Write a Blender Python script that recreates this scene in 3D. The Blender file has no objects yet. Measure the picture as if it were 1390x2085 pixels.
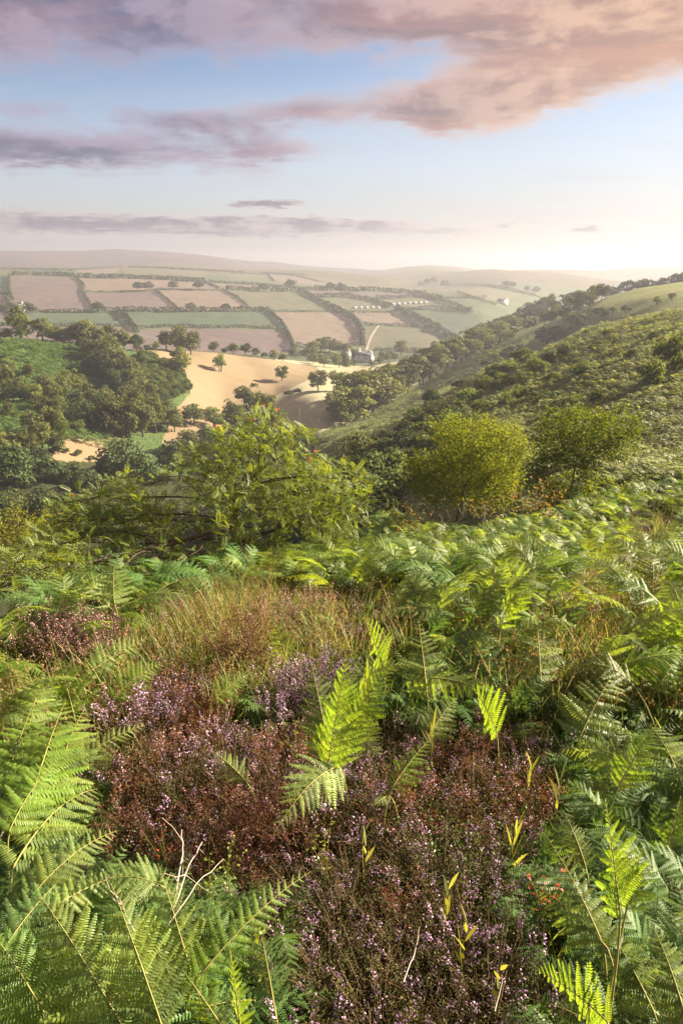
import bpy, math, random
import numpy as np
from mathutils import Vector, Matrix, Euler, Quaternion
R = math.radians
rng = np.random.default_rng(7)
random.seed(7)
scene = bpy.context.scene

# ------------------------------------------------------------------ camera, sky, sun, exposure
CAM_Z = 1.7
PITCH = math.atan(497 / 1390)
FOC = 1390.0
cam_data = bpy.data.cameras.new('camera')
cam = bpy.data.objects.new('camera', cam_data)
scene.collection.objects.link(cam)
cam.location = (0, 0, CAM_Z)
cam.rotation_euler = (math.pi / 2 - PITCH, 0, 0)
cam_data.sensor_fit = 'VERTICAL'
cam_data.sensor_height = 36.0
cam_data.lens = 24.0
cam_data.clip_start = 0.05
cam_data.clip_end = 60000
scene.camera = cam

HAZE_DENSITY = 0.00040
SUN_EL = R(24.0)
SUN_AZ = R(66.0)          # to the right of the viewing direction
sun_dir = Vector((math.sin(SUN_AZ) * math.cos(SUN_EL), math.cos(SUN_AZ) * math.cos(SUN_EL), math.sin(SUN_EL)))
sun_data = bpy.data.lights.new('sun', 'SUN')
sun_data.energy = 5.0
sun_data.angle = R(0.6)
sun_data.color = (1.0, 0.83, 0.62)
sun = bpy.data.objects.new('sun', sun_data)
scene.collection.objects.link(sun)
sun.rotation_euler = sun_dir.to_track_quat('Z', 'Y').to_euler()
sun.location = (300, 150, 200)

scene.view_settings.view_transform = 'Standard'
scene.view_settings.look = 'None'
scene.view_settings.gamma = 1.0
scene.view_settings.use_curve_mapping = False
scene.view_settings.exposure = 2.4
scene.render.engine = 'CYCLES'
scene.cycles.use_denoising = True
scene.cycles.max_bounces = 6
scene.cycles.diffuse_bounces = 3
scene.cycles.transmission_bounces = 3
scene.cycles.volume_bounces = 0
scene.cycles.sample_clamp_indirect = 4.0


class NT:
    """small helper for writing node trees"""
    def __init__(self, tree):
        self.t = tree
        self.n = tree.nodes
        self.l = tree.links

    def node(self, kind, **kw):
        n = self.n.new(kind)
        for k, v in kw.items():
            setattr(n, k, v)
        return n

    def put(self, sock, val):
        if isinstance(val, bpy.types.NodeSocket):
            self.l.new(val, sock)
        elif val is not None:
            if isinstance(val, (tuple, list)) and len(val) == 3 and sock.type == 'RGBA':
                val = (*val, 1.0)
            sock.default_value = val

    def math(self, op, a, b=None, c=None, clamp=False):
        n = self.node('ShaderNodeMath', operation=op, use_clamp=clamp)
        self.put(n.inputs[0], a)
        if b is not None:
            self.put(n.inputs[1], b)
        if c is not None:
            self.put(n.inputs[2], c)
        return n.outputs[0]

    def mix(self, f, a, b, mode='MIX'):
        n = self.node('ShaderNodeMix', data_type='RGBA', blend_type=mode)
        n.clamp_factor = True
        self.put(n.inputs[0], f)
        self.put(n.inputs[6], a)
        self.put(n.inputs[7], b)
        return n.outputs[2]

    def noise(self, vec, scale, detail=4, rough=0.55, dist=0.0):
        n = self.node('ShaderNodeTexNoise')
        if vec is not None:
            self.put(n.inputs['Vector'], vec)
        n.inputs['Scale'].default_value = scale
        n.inputs['Detail'].default_value = detail
        n.inputs['Roughness'].default_value = rough
        n.inputs['Distortion'].default_value = dist
        return n.outputs['Fac']

    def smooth(self, x, lo, hi, a=0.0, b=1.0):
        n = self.node('ShaderNodeMapRange', interpolation_type='SMOOTHSTEP')
        self.put(n.inputs[0], x)
        n.inputs[1].default_value = lo
        n.inputs[2].default_value = hi
        n.inputs[3].default_value = a
        n.inputs[4].default_value = b
        return n.outputs[0]


def pix_dir(u, v):
    X = (np.asarray(u, float) - 695) / FOC
    Y = (1042.5 - np.asarray(v, float)) / FOC
    return X, math.cos(PITCH) + Y * math.sin(PITCH), -math.sin(PITCH) + Y * math.cos(PITCH)


def pix_ae(u, v):
    x, y, z = pix_dir(u, v)
    h = np.hypot(x, y)
    return np.arctan2(x, y), z / h        # azimuth, tan(elevation)


def to_pix(x, y, z):
    z = z - CAM_Z
    c, s = math.cos(PITCH), math.sin(PITCH)
    d = y * c - z * s
    up = y * s + z * c
    d = np.where(d < 1e-3, 1e-3, d)
    return 695 + FOC * x / d, 1042.5 - FOC * up / d


SKY_GAIN = 0.050
CLOUD_GAIN = 0.192
SKY_BANKS = [(110, 80, 330, 85, 0.22), (40, 305, 460, 46, 0.40), (390, 250, 170, 42, 0.36), (580, 305, 190, 26, 0.22),
             (640, 225, 150, 36, 0.26), (215, 225, 130, 30, 0.16), (60, 455, 470, 28, 0.50), (600, 462, 260, 20, 0.58), (530, 413, 74, 11, 0.60),
             (930, 245, 160, 44, 0.32), (1080, 190, 200, 52, 0.34), (880, 195, 100, 38, 0.22), (1290, 95, 300, 90, 0.32),
             (960, 50, 420, 70, 0.18), (1190, 467, 40, 10, 0.55), (1020, 458, 38, 8, 0.46), (940, 471, 70, 5, 0.36), (30, 215, 90, 26, .16),
             (640, 140, 120, 50, -0.16), (800, 150, 110, 40, -0.06), (375, 165, 90, 80, -0.20), (120, 185, 150, 22, -0.10), (1250, 330, 420, 70, -0.30), (400, 395, 600, 20, -0.22), (1100, 420, 330, 26, -0.20)]


def build_sky():
    w = bpy.data.worlds.new('World')
    scene.world = w
    w.use_nodes = True
    w.node_tree.nodes.clear()
    k = NT(w.node_tree)
    out = k.node('ShaderNodeOutputWorld')
    bg = k.node('ShaderNodeBackground')
    sky = k.node('ShaderNodeTexSky', sky_type='NISHITA')
    sky.sun_disc = False
    sky.sun_elevation = SUN_EL
    sky.sun_rotation = SUN_AZ
    sky.air_density = 1.0
    sky.dust_density = 0.6
    sky.ozone_density = 2.0
    tc = k.node('ShaderNodeTexCoord')
    d = tc.outputs['Generated']
    sep = k.node('ShaderNodeSeparateXYZ')
    k.put(sep.inputs[0], d)
    x, y, z = sep.outputs
    az = k.math('ARCTAN2', x, y)
    el = k.math('ARCSINE', z)
    # clouds live on a flat layer: direction divided by height gives their foreshortening
    zz = k.math('ADD', k.math('MAXIMUM', z, 0.0), 0.085)

    def layer(ox, oy, sx, sy):
        comb = k.node('ShaderNodeCombineXYZ')
        k.put(comb.inputs[0], k.math('MULTIPLY_ADD', k.math('DIVIDE', x, zz), sx, ox))
        k.put(comb.inputs[1], k.math('MULTIPLY_ADD', k.math('DIVIDE', y, zz), sy, oy))
        k.put(comb.inputs[2], 0.37)
        return comb.outputs[0]

    q = layer(0.0, 0.0, 1.0, 1.2)
    q2 = layer(0.16, -0.10, 1.0, 1.2)            # the same layer a step towards the sun, for the lit edges
    n_big = k.noise(q, 1.15, 10, 0.62, 0.25)
    n_big2 = k.noise(q2, 1.15, 6, 0.62, 0.25)
    n_fine = k.noise(q, 5.2, 8, 0.66, 0.25)
    def angular(ox, oy):
        comb = k.node('ShaderNodeCombineXYZ')
        k.put(comb.inputs[0], k.math('ADD', az, ox))
        k.put(comb.inputs[1], k.math('MULTIPLY_ADD', el, 2.1, oy))
        return comb.outputs[0]
    n_ang = k.noise(angular(0.3, 0.2), 7.5, 9, 0.60, 0.35)
    n_ang2 = k.noise(angular(0.322, 0.232), 7.5, 7, 0.60, 0.35)
    n_wisp = k.noise(layer(3.1, 1.7, .5, 1.6), 1.3, 6, 0.62, 1.0)
    n = k.math('ADD', k.math('MULTIPLY', n_ang, 0.62), k.math('MULTIPLY_ADD', n_fine, 0.24, k.math('MULTIPLY', n_big, 0.36)))   # about 0.61 mean

    wob = k.math('MULTIPLY_ADD', n_big, 0.16, -0.08)
    azw = k.math('ADD', az, wob)
    elw = k.math('ADD', el, k.math('MULTIPLY_ADD', n_fine, 0.030, -0.015))

    def bank(u, v, wu, wv, gain):
        a0, t0 = pix_ae(u, v)
        e0 = math.atan(t0)
        a1, _ = pix_ae(u + wu, v)
        _, t1 = pix_ae(u, v - wv)
        wa = abs(a1 - a0)
        we = abs(math.atan(t1) - e0)
        da = k.math('DIVIDE', k.math('SUBTRACT', azw, float(a0)), float(wa))
        de = k.math('DIVIDE', k.math('SUBTRACT', elw, float(e0)), float(we))
        r2 = k.math('ADD', k.math('MULTIPLY', da, da), k.math('MULTIPLY', de, de))
        return k.math('MULTIPLY', k.math('POWER', 2.718, k.math('MULTIPLY', r2, -1.0)), gain)

    cov = k.smooth(el, R(10.5), R(17.5), -0.02, 0.36)                 # the high bank that fills the upper sky
    for b in SKY_BANKS:
        cov = k.math('ADD', cov, bank(*b))
    dens = k.math('ADD', cov, n)
    alpha = k.smooth(dens, 0.655, 0.985)
    thick = k.smooth(dens, 0.72, 1.04)
    edge = k.math('ADD', k.math('SUBTRACT', n_ang, n_ang2), k.math('MULTIPLY', k.math('SUBTRACT', n_big, n_big2), .6))
    litside = k.smooth(edge, -0.085, 0.125)
    # cloud colours: cold violet away from the sun, warm peach towards it
    warm = k.smooth(az, R(-14), R(27))
    lowc = k.smooth(el, R(2.5), R(8), 1, 0)
    lit = k.mix(warm, (0.50, 0.40, 0.52), (1.02, 0.64, 0.38))
    lit = k.mix(lowc, lit, (0.80, 0.70, 0.66))
    core = k.mix(warm, (0.140, 0.145, 0.250), (0.47, 0.25, 0.17))
    core = k.mix(lowc, core, (0.22, 0.20, 0.29))
    pink = k.mix(k.smooth(n_wisp, 0.45, 0.62), core, k.mix(warm, (0.34, 0.21, 0.29), (0.66, 0.33, 0.20)))
    core = k.mix(k.math('MULTIPLY_ADD', lowc, -0.7, 0.8), core, pink)
    ccol = k.mix(k.math('MULTIPLY', thick, k.math('MULTIPLY_ADD', litside, -0.62, 1.0)), lit, core)
    ccol = k.mix(1.0, ccol, (CLOUD_GAIN, CLOUD_GAIN, CLOUD_GAIN), 'MULTIPLY')
    # clear sky
    skyc = k.mix(1.0, sky.outputs[0], (SKY_GAIN, SKY_GAIN, SKY_GAIN), 'MULTIPLY')
    skyc = k.mix(1.0, skyc, k.mix(k.smooth(el, R(4), R(16)), (.68, .66, .68), (.42, .45, .52)), 'MULTIPLY')
    skyc = k.mix(k.math('MULTIPLY', k.smooth(el, R(5), R(17), 1.0, 0.0), k.smooth(az, R(-32), R(18), .25, .72)), skyc, (.60 * CLOUD_GAIN, .66 * CLOUD_GAIN, .74 * CLOUD_GAIN))
    skyc = k.mix(k.smooth(el, R(-1), R(8), .95, 0.0), skyc, k.mix(k.smooth(az, R(-25), R(28)), (.50 * CLOUD_GAIN, .455 * CLOUD_GAIN, .49 * CLOUD_GAIN), (.66 * CLOUD_GAIN, .57 * CLOUD_GAIN, .46 * CLOUD_GAIN)))
    veil = k.math('MULTIPLY', k.smooth(n_wisp, 0.40, 0.72), k.smooth(el, R(1), R(12), 0.40, 0.30))
    skyc = k.mix(veil, skyc, (0.62 * CLOUD_GAIN, 0.60 * CLOUD_GAIN, 0.64 * CLOUD_GAIN))
    final = k.mix(k.math('MULTIPLY', alpha, k.smooth(el, R(-.5), R(1.2), 0.0, .94)), skyc, ccol)
    k.put(bg.inputs[0], final)
    bg.inputs[1].default_value = 1.0
    k.l.new(bg.outputs[0], out.inputs[0])


build_sky()

# ------------------------------------------------------------------ terrain: one height model, read from sight lines and distances
# (u, v, r): the ground seen at photo pixel (u, v) lies r metres away;  ('z', u, z, r): hidden ground at height z
CTRL = []
for xx, yy in [(-1, .5), (0, .6), (1, .5), (-1.2, 1.4), (0, 1.5), (1.2, 1.4), (-1.4, 2.6), (0, 2.7), (1.4, 2.6), (-2, 4), (0, 4.2), (2.1, 4), (-2.6, 5.4), (-.8, 5.6), (1, 5.6), (2.9, 5.5)]:
    CTRL.append((math.atan2(xx, yy), math.hypot(xx, yy), -0.20 * yy + 0.06 * xx - 0.30))
VIS = [
    # brow of the near slope
    (0, 1282, 6.8), (230, 1238, 8.5), (475, 1186, 10), (680, 1168, 12), (830, 1112, 14), (930, 1100, 19.5), (1000, 1085, 17), (1060, 1066, 20), (1165, 1030, 24), (1200, 1012, 22), (1390, 940, 30), (1390, 1010, 20),
    (1000, 1150, 10.5), (1390, 1120, 12.5), (1200, 1110, 13),
    # slope beyond the gully on the right
    (780, 960, 88), (700, 920, 128), (640, 893, 200), (680, 872, 225), (740, 846, 245), (800, 815, 270), (870, 778, 300), (940, 738, 335), (1000, 705, 370), (1070, 668, 420),
    (870, 905, 92), (870, 835, 165), (800, 870, 160), (940, 790, 195),
    (1000, 905, 58), (1000, 850, 85), (1000, 800, 118), (1000, 755, 175), (1000, 722, 290),
    (1100, 850, 62), (1100, 800, 82), (1100, 750, 112), (1100, 712, 165),
    (1200, 900, 40), (1200, 850, 50), (1200, 800, 66), (1200, 750, 86), (1200, 700, 116), (1200, 662, 160),
    (1390, 890, 37), (1390, 850, 43), (1390, 800, 52), (1390, 750, 64), (1390, 700, 82), (1390, 655, 106), (1390, 622, 135), (1300, 640, 148),
    (1150, 650, 330), (1200, 635, 290), (1300, 618, 270), (1390, 605, 250), (1250, 605, 400), (1390, 588, 410), (1180, 620, 440), (1100, 642, 470), (1000, 680, 440), (940, 702, 420), (870, 742, 370),
    # valley floor, straw field and the hill on the left
    (640, 850, 235), (640, 820, 260), (600, 800, 300), (660, 800, 290), (720, 780, 330), (780, 752, 380), (600, 840, 262), (560, 800, 330), (560, 765, 360), (620, 748, 420), (540, 730, 400), (470, 740, 365),
    (450, 800, 318), (450, 840, 285), (400, 860, 262), (430, 722, 372), (330, 716, 348), (260, 714, 340), (200, 706, 334), (100, 704, 328), (0, 696, 322),
    (0, 780, 268), (0, 870, 226), (100, 760, 285), (100, 830, 250), (200, 800, 280), (200, 865, 242), (300, 760, 300), (300, 830, 268), (370, 800, 290), (360, 745, 330),
    (180, 890, 226), (180, 920, 208), (330, 890, 240), (60, 920, 200),
    (735, 735, 525), (640, 730, 500), (840, 725, 520),
    # the patchwork hillside
    (0, 690, 555), (230, 690, 560), (420, 700, 560), (560, 705, 560), (735, 700, 600), (880, 700, 600),
    (0, 640, 690), (230, 640, 690), (420, 640, 700), (560, 640, 720), (735, 650, 725), (880, 655, 720),
    (0, 600, 850), (230, 600, 850), (420, 600, 860), (560, 605, 860), (735, 605, 900), (880, 620, 850), (980, 640, 760),
    (0, 563, 1060), (230, 565, 1060), (420, 577, 1010), (560, 585, 1000), (735, 588, 1010), (880, 588, 1050), (980, 585, 1100), (1050, 600, 1050),
    (0, 549, 1500), (230, 548, 1500), (420, 551, 1500), (560, 560, 1500), (660, 575, 1350),
    (0, 543, 2200), (230, 542, 2200), (420, 545, 2200), (560, 550, 2200), (680, 553, 2100),
    (0, 512, 5000), (120, 512, 5000), (230, 508, 5000), (330, 514, 5000), (420, 521, 5000), (560, 534, 5000), (640, 543, 5000), (720, 546, 5000), (850, 547, 5000),
    (780, 573, 1500), (830, 563, 1750), (900, 553, 1800), (1000, 549, 1850), (1090, 554, 1850), (1180, 562, 1800), (1300, 575, 1700),
    (1180, 551, 3800), (1290, 545, 4000), (1390, 544, 4000),
    (1050, 556, 3000), (950, 553, 3000),
]
def squeeze(r):
    return r if r < 2000 else 2000 + (r - 2000) * .33


for u, v, r in VIS:
    r = squeeze(r)
    a, t = pix_ae(u, v)
    CTRL.append((float(a), r, CAM_Z + r * float(t) - (0.42 if 5 < r < 34 else 1.5 if r < 180 and u > 1000 else 0.0)))
HID = [
    (0, -9, 15), (0, -25, 40), (0, -45, 90), (0, -52, 150), (230, -8.5, 16), (230, -29, 45), (230, -49, 95), (230, -56, 160),
    (475, -8.5, 18), (475, -29, 45), (475, -49, 95), (475, -56, 160), (600, -55, 200),
    (680, -8.5, 20), (680, -21, 45), (680, -29, 80), (780, -6.5, 21), (780, -16, 42), (780, -21, 62),
    (870, -8.8, 25), (870, -15, 48), (930, -10.5, 30), (1000, -9, 26), (1000, -11.5, 40), (1100, -8, 35), (1200, -6.6, 30),
    (0, -42, 400), (230, -47, 410), (0, -52, 470), (230, -55, 480), (420, -55, 470), (560, -57, 470),
    (1100, -34, 230), (1200, -23, 210), (1390, -12, 190), (1000, -44, 480), (940, -52, 500), (1000, -60, 600), (1100, -35, 560), (1200, -25, 540), (1390, -22, 540),
    (1100, -60, 750), (1250, -55, 760), (1390, -55, 760), (1100, -40, 1200), (1250, -60, 1150), (1390, -60, 1150),
    (0, -5, 1250), (230, -6, 1250), (420, -12, 1220), (560, -22, 1230), (735, -45, 1250), (880, -48, 1350), (980, -30, 1350),
    (0, -10, 3000), (230, -10, 3000), (560, -25, 3000), (720, -40, 3000), (1000, -60, 2400), (1290, -60, 2600),
    (0, 30, 6500), (230, 30, 6500), (560, -20, 6500), (850, -90, 6500), (1200, -100, 6500), (1390, -100, 6500),
    (0, -150, 9000), (400, -150, 9000), (850, -150, 9000), (1390, -150, 9000),
]
for u, z, r in HID:
    r = squeeze(r)
    a, _ = pix_ae(u, 700)
    CTRL.append((float(a), r, z))
# ground beyond the sides of the frame
for sgn, rows in ((-1, [(7, -2.0), (15, -8), (45, -27), (95, -44), (200, -44), (322, -26), (480, -50), (700, -35), (1060, -6), (1500, 0), (2200, 2), (5000, 70), (6500, 30), (9000, -150)]),
                  (1, [(12, -2.6), (20, -3.6), (30, -4.4), (43, -5), (64, -4.4), (106, -3.2), (135, -3), (190, -7), (250, -8), (410, -12), (540, -20), (760, -55), (1150, -60), (1700, -40), (2600, -60), (4000, 5), (6500, -100), (9000, -150)])):
    for r, z in rows:
        CTRL.append((sgn * R(40), squeeze(r), z))
CTRL = np.array(CTRL)
AZS = 3.0


def rbf_fit(P, val, smooth):
    d = np.sqrt(((P[:, None] - P[None]) ** 2).sum(-1))
    K = np.where(d > 0, d * d * np.log(d + 1e-12), 0) + np.eye(len(P)) * smooth
    A = np.hstack([np.ones((len(P), 1)), P])
    M = np.block([[K, A], [A.T, np.zeros((3, 3))]])
    return np.linalg.solve(M, np.concatenate([val, np.zeros(3)]))


CP = np.stack([CTRL[:, 0] * AZS, np.log(CTRL[:, 1])], 1)
CW = rbf_fit(CP, (CTRL[:, 2] - CAM_Z) / CTRL[:, 1], 2e-3)


def rbf_eval(az, lr):
    P = np.stack([az * AZS, lr], 1)
    out = np.empty(len(P))
    for i in range(0, len(P), 20000):
        p = P[i:i + 20000]
        d2 = ((p[:, None] - CP[None]) ** 2).sum(-1)
        K = 0.5 * d2 * np.log(d2 + 1e-12)
        out[i:i + 20000] = K @ CW[:-3] + CW[-3] + p @ CW[-2:]
    return out


def vnoise(x, y, seed=0):
    """smooth value noise on the plane, about -1..1"""
    xi, yi = np.floor(x).astype(np.int64), np.floor(y).astype(np.int64)
    fx, fy = x - xi, y - yi
    fx, fy = fx * fx * (3 - 2 * fx), fy * fy * (3 - 2 * fy)

    def h(a, b):
        n = (a * 374761393 + b * 668265263 + seed * 974634777) & 0x7fffffff
        n = ((n ^ (n >> 13)) * 1274126177) & 0x7fffffff
        return ((n ^ (n >> 16)) & 0xffff) / 32767.5 - 1
    return (h(xi, yi) * (1 - fx) + h(xi + 1, yi) * fx) * (1 - fy) + (h(xi, yi + 1) * (1 - fx) + h(xi + 1, yi + 1) * fx) * fy


AZ_IN = np.linspace(R(-34), R(34), 560)
AZ_L = -np.geomspace(R(34), R(180), 24)[1:][::-1]
AZ = np.concatenate([AZ_L, AZ_IN, -AZ_L[::-1]])
LR = np.concatenate([np.linspace(math.log(0.3), math.log(0.9), 8)[:-1], np.linspace(math.log(0.9), math.log(30), 120)[:-1], np.linspace(math.log(30), math.log(170), 110)[:-1], np.linspace(math.log(170), math.log(1300), 330)[:-1], np.linspace(math.log(1300), math.log(4400), 80)])
RR = np.exp(LR)
NA, NR = len(AZ), len(LR)
ga, gl = np.meshgrid(np.clip(AZ, R(-40), R(40)), LR, indexing='ij')
TAN = rbf_eval(ga.ravel(), gl.ravel()).reshape(NA, NR)
mean_back = 0.5 * (TAN[0] + TAN[-1])
bk = np.clip((np.abs(AZ) - R(70)) / R(110), 0, 1)[:, None]
TAN = TAN * (1 - bk) + mean_back * bk
GX = np.sin(AZ)[:, None] * RR[None]
GY = np.cos(AZ)[:, None] * RR[None]
GZ = CAM_Z + TAN * RR[None]
near = np.exp(-RR / 60)[None]
GZ += 0.05 * vnoise(GX * 1.3, GY * 1.3, 1) * near + 0.12 * vnoise(GX * .45, GY * .45, 2) * near
GZ += (0.5 * vnoise(GX / 9, GY / 9, 3) + 1.0 * vnoise(GX / 30, GY / 30, 4)) * np.clip((RR[None] - 30) / 120, 0, 1) * 0.7
GZ += 4 * vnoise(GX / 260, GY / 260, 5) * np.clip((RR[None] - 900) / 1500, 0, 1)
nb = np.clip((RR[None] - 1.2) / 2.2, 0, 1)
GZ = GZ * nb + (-0.30 - 0.2 * GY + 0.06 * GX) * (1 - nb)
TAN = (GZ - CAM_Z) / RR[None]


def _bil(A, az, lr):
    i = np.clip(np.interp(az, AZ, np.arange(NA)), 0, NA - 1.001)
    j = np.clip(np.interp(lr, LR, np.arange(NR)), 0, NR - 1.001)
    i0, j0 = i.astype(int), j.astype(int)
    fi, fj = i - i0, j - j0
    return (A[i0, j0] * (1 - fj) + A[i0, j0 + 1] * fj) * (1 - fi) + (A[i0 + 1, j0] * (1 - fj) + A[i0 + 1, j0 + 1] * fj) * fi


def ground_z(x, y):
    x, y = np.atleast_1d(np.asarray(x, float)), np.atleast_1d(np.asarray(y, float))
    return CAM_Z + _bil(TAN, np.arctan2(x, y), np.log(np.maximum(np.hypot(x, y), .31))) * np.maximum(np.hypot(x, y), .31)


def gz(x, y):
    return float(ground_z(x, y)[0])


_LF = np.linspace(math.log(0.9), math.log(4350), 3000)


def hit(u, v, rmin=0.9):
    """the point of the ground seen at photo pixel (u, v)"""
    a, t = pix_ae(u, v)
    a, t = float(a), float(t)
    lf = _LF[_LF >= math.log(rmin)]
    prof = _bil(TAN, np.full(len(lf), a), lf)
    ok = np.nonzero(prof >= t)[0]
    j = ok[0] if len(ok) else int(np.argmax(prof))
    r = math.exp(lf[j])
    x, y = r * math.sin(a), r * math.cos(a)
    return Vector((x, y, gz(x, y)))


def hit_h(u, v, h):
    """level distance at which the sight line of photo pixel (u, v) is h metres above the near ground"""
    a, t = pix_ae(u, v)
    a, t = float(a), float(t)
    rr = np.linspace(.7, 20, 1500)
    z = CAM_Z + rr * t
    g_ = ground_z(rr * math.sin(a), rr * math.cos(a))
    ok = np.nonzero(z - g_ <= h)[0]
    return float(rr[ok[0]]) if len(ok) else float(rr[np.argmin(z - g_)])


def at(u, r):
    """the ground r metres away under photo column u"""
    a, _ = pix_ae(u, 900)
    x, y = r * math.sin(float(a)), r * math.cos(float(a))
    return Vector((x, y, gz(x, y)))


def pt(u, v, r):
    """the point r metres away (level distance) on the sight line of photo pixel (u, v)"""
    a, t = pix_ae(u, v)
    return Vector((r * math.sin(float(a)), r * math.cos(float(a)), CAM_Z + r * float(t)))

# ------------------------------------------------------------------ object helpers
COL = scene.collection


def mesh_np(name, V, F, mat=None, smooth=False):
    """mesh from arrays; F is (n, 3) or (n, 4)"""
    V = np.asarray(V, np.float32)
    F = np.asarray(F, np.int32)
    me = bpy.data.meshes.new(name)
    me.vertices.add(len(V))
    me.vertices.foreach_set('co', V.ravel())
    kk = F.shape[1]
    me.loops.add(F.size)
    me.loops.foreach_set('vertex_index', F.ravel())
    me.polygons.add(len(F))
    me.polygons.foreach_set('loop_start', np.arange(0, F.size, kk, dtype=np.int32))
    me.polygons.foreach_set('loop_total', np.full(len(F), kk, np.int32))
    if smooth:
        me.polygons.foreach_set('use_smooth', np.ones(len(F), bool))
    if mat is not None:
        me.materials.append(mat)
    me.update(calc_edges=True)
    return me


def obj(name, me, parent=None):
    o = bpy.data.objects.new(name, me)
    COL.objects.link(o)
    if parent is not None:
        o.parent = parent
    return o


def tag(o, label, cat, group=None, kind=None):
    o['label'] = label
    if cat:
        o['category'] = cat
    if group:
        o['group'] = group
    if kind:
        o['kind'] = kind
    return o


def thing(name, label, cat, loc=(0, 0, 0), rotz=0.0, scale=1.0, group=None):
    o = obj(name, None)
    o.empty_display_size = 0.1
    o.location = loc
    o.rotation_euler = (0, 0, rotz)
    o.scale = (scale,) * 3 if not isinstance(scale, (tuple, list)) else scale
    return tag(o, label, cat, group)


def structure(name, me, label):
    o = obj(name, me)
    return tag(o, label, None, None, 'structure')


class Geo:
    """collects quads and triangles (triangles as quads with a repeated corner are avoided: all faces are kept as triangles)"""
    def __init__(self):
        self.V, self.F, self.n = [], [], 0

    def add(self, V, F):
        V = np.asarray(V, float)
        F = np.asarray(F, int)
        if F.shape[1] == 4:
            F = np.concatenate([F[:, [0, 1, 2]], F[:, [0, 2, 3]]])
        self.V.append(V)
        self.F.append(F + self.n)
        self.n += len(V)

    def arrays(self):
        return np.concatenate(self.V), np.concatenate(self.F)

    def mesh(self, name, mat, smooth=False):
        V, F = self.arrays()
        return mesh_np(name, V, F, mat, smooth)

    def tube(self, P, rad, sides=5):
        P = np.asarray(P, float)
        rad = np.broadcast_to(np.asarray(rad, float), (len(P),))
        T = np.gradient(P, axis=0)
        T /= np.linalg.norm(T, axis=1, keepdims=True) + 1e-9
        ref = np.array([0.0, 0, 1]) if abs(T[0][2]) < 0.9 else np.array([1.0, 0, 0])
        A = np.cross(T, ref)
        A /= np.linalg.norm(A, axis=1, keepdims=True) + 1e-9
        B = np.cross(T, A)
        an = np.arange(sides) * 2 * math.pi / sides
        ring = P[:, None] + rad[:, None, None] * (A[:, None] * np.cos(an)[None, :, None] + B[:, None] * np.sin(an)[None, :, None])
        n = len(P)
        i, j = np.meshgrid(np.arange(n - 1), np.arange(sides), indexing='ij')
        F = np.stack([i * sides + j, i * sides + (j + 1) % sides, (i + 1) * sides + (j + 1) % sides, (i + 1) * sides + j], -1).reshape(-1, 4)
        self.add(ring.reshape(-1, 3), F)

    def box(self, c, s, rotz=0.0):
        c, s = np.asarray(c, float), np.asarray(s, float) / 2
        v = np.array([[x, y, z] for x in (-1, 1) for y in (-1, 1) for z in (-1, 1)], float) * s
        cr, sr = math.cos(rotz), math.sin(rotz)
        v = np.stack([v[:, 0] * cr - v[:, 1] * sr, v[:, 0] * sr + v[:, 1] * cr, v[:, 2]], 1) + c
        self.add(v, [[0, 1, 3, 2], [4, 6, 7, 5], [0, 4, 5, 1], [2, 3, 7, 6], [0, 2, 6, 4], [1, 5, 7, 3]])


def rot_to(n):
    """matrices (N,3,3) whose third axis is n, spun at random"""
    n = n / (np.linalg.norm(n, axis=1, keepdims=True) + 1e-9)
    r = rng.normal(size=n.shape)
    a = np.cross(n, r)
    a /= np.linalg.norm(a, axis=1, keepdims=True) + 1e-9
    b = np.cross(n, a)
    return np.stack([a, b, n], -1)


def cards(g, P, N, size, aspect=0.75):
    """small bent leaf-sprays: one four-sided leaf face per point"""
    M = rot_to(N)
    size = np.broadcast_to(size, (len(P),))
    base = np.array([[-.5, 0, 0], [0, -.5 * aspect, .12], [.5, 0, 0], [0, .5 * aspect, .12]])
    jit = rng.normal(0, .08, (len(P), 4, 3))
    L = (base[None] + jit) * size[:, None, None]
    V = np.einsum('nij,nkj->nki', M, L) + P[:, None]
    F = np.arange(len(P) * 4).reshape(-1, 4)
    g.add(V.reshape(-1, 3), F)


def copy_tree(o, parent=None):
    c = o.copy()
    COL.objects.link(c)
    if parent is not None:
        c.parent = parent
    for ch in list(o.children):
        copy_tree(ch, c)
    return c


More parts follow.
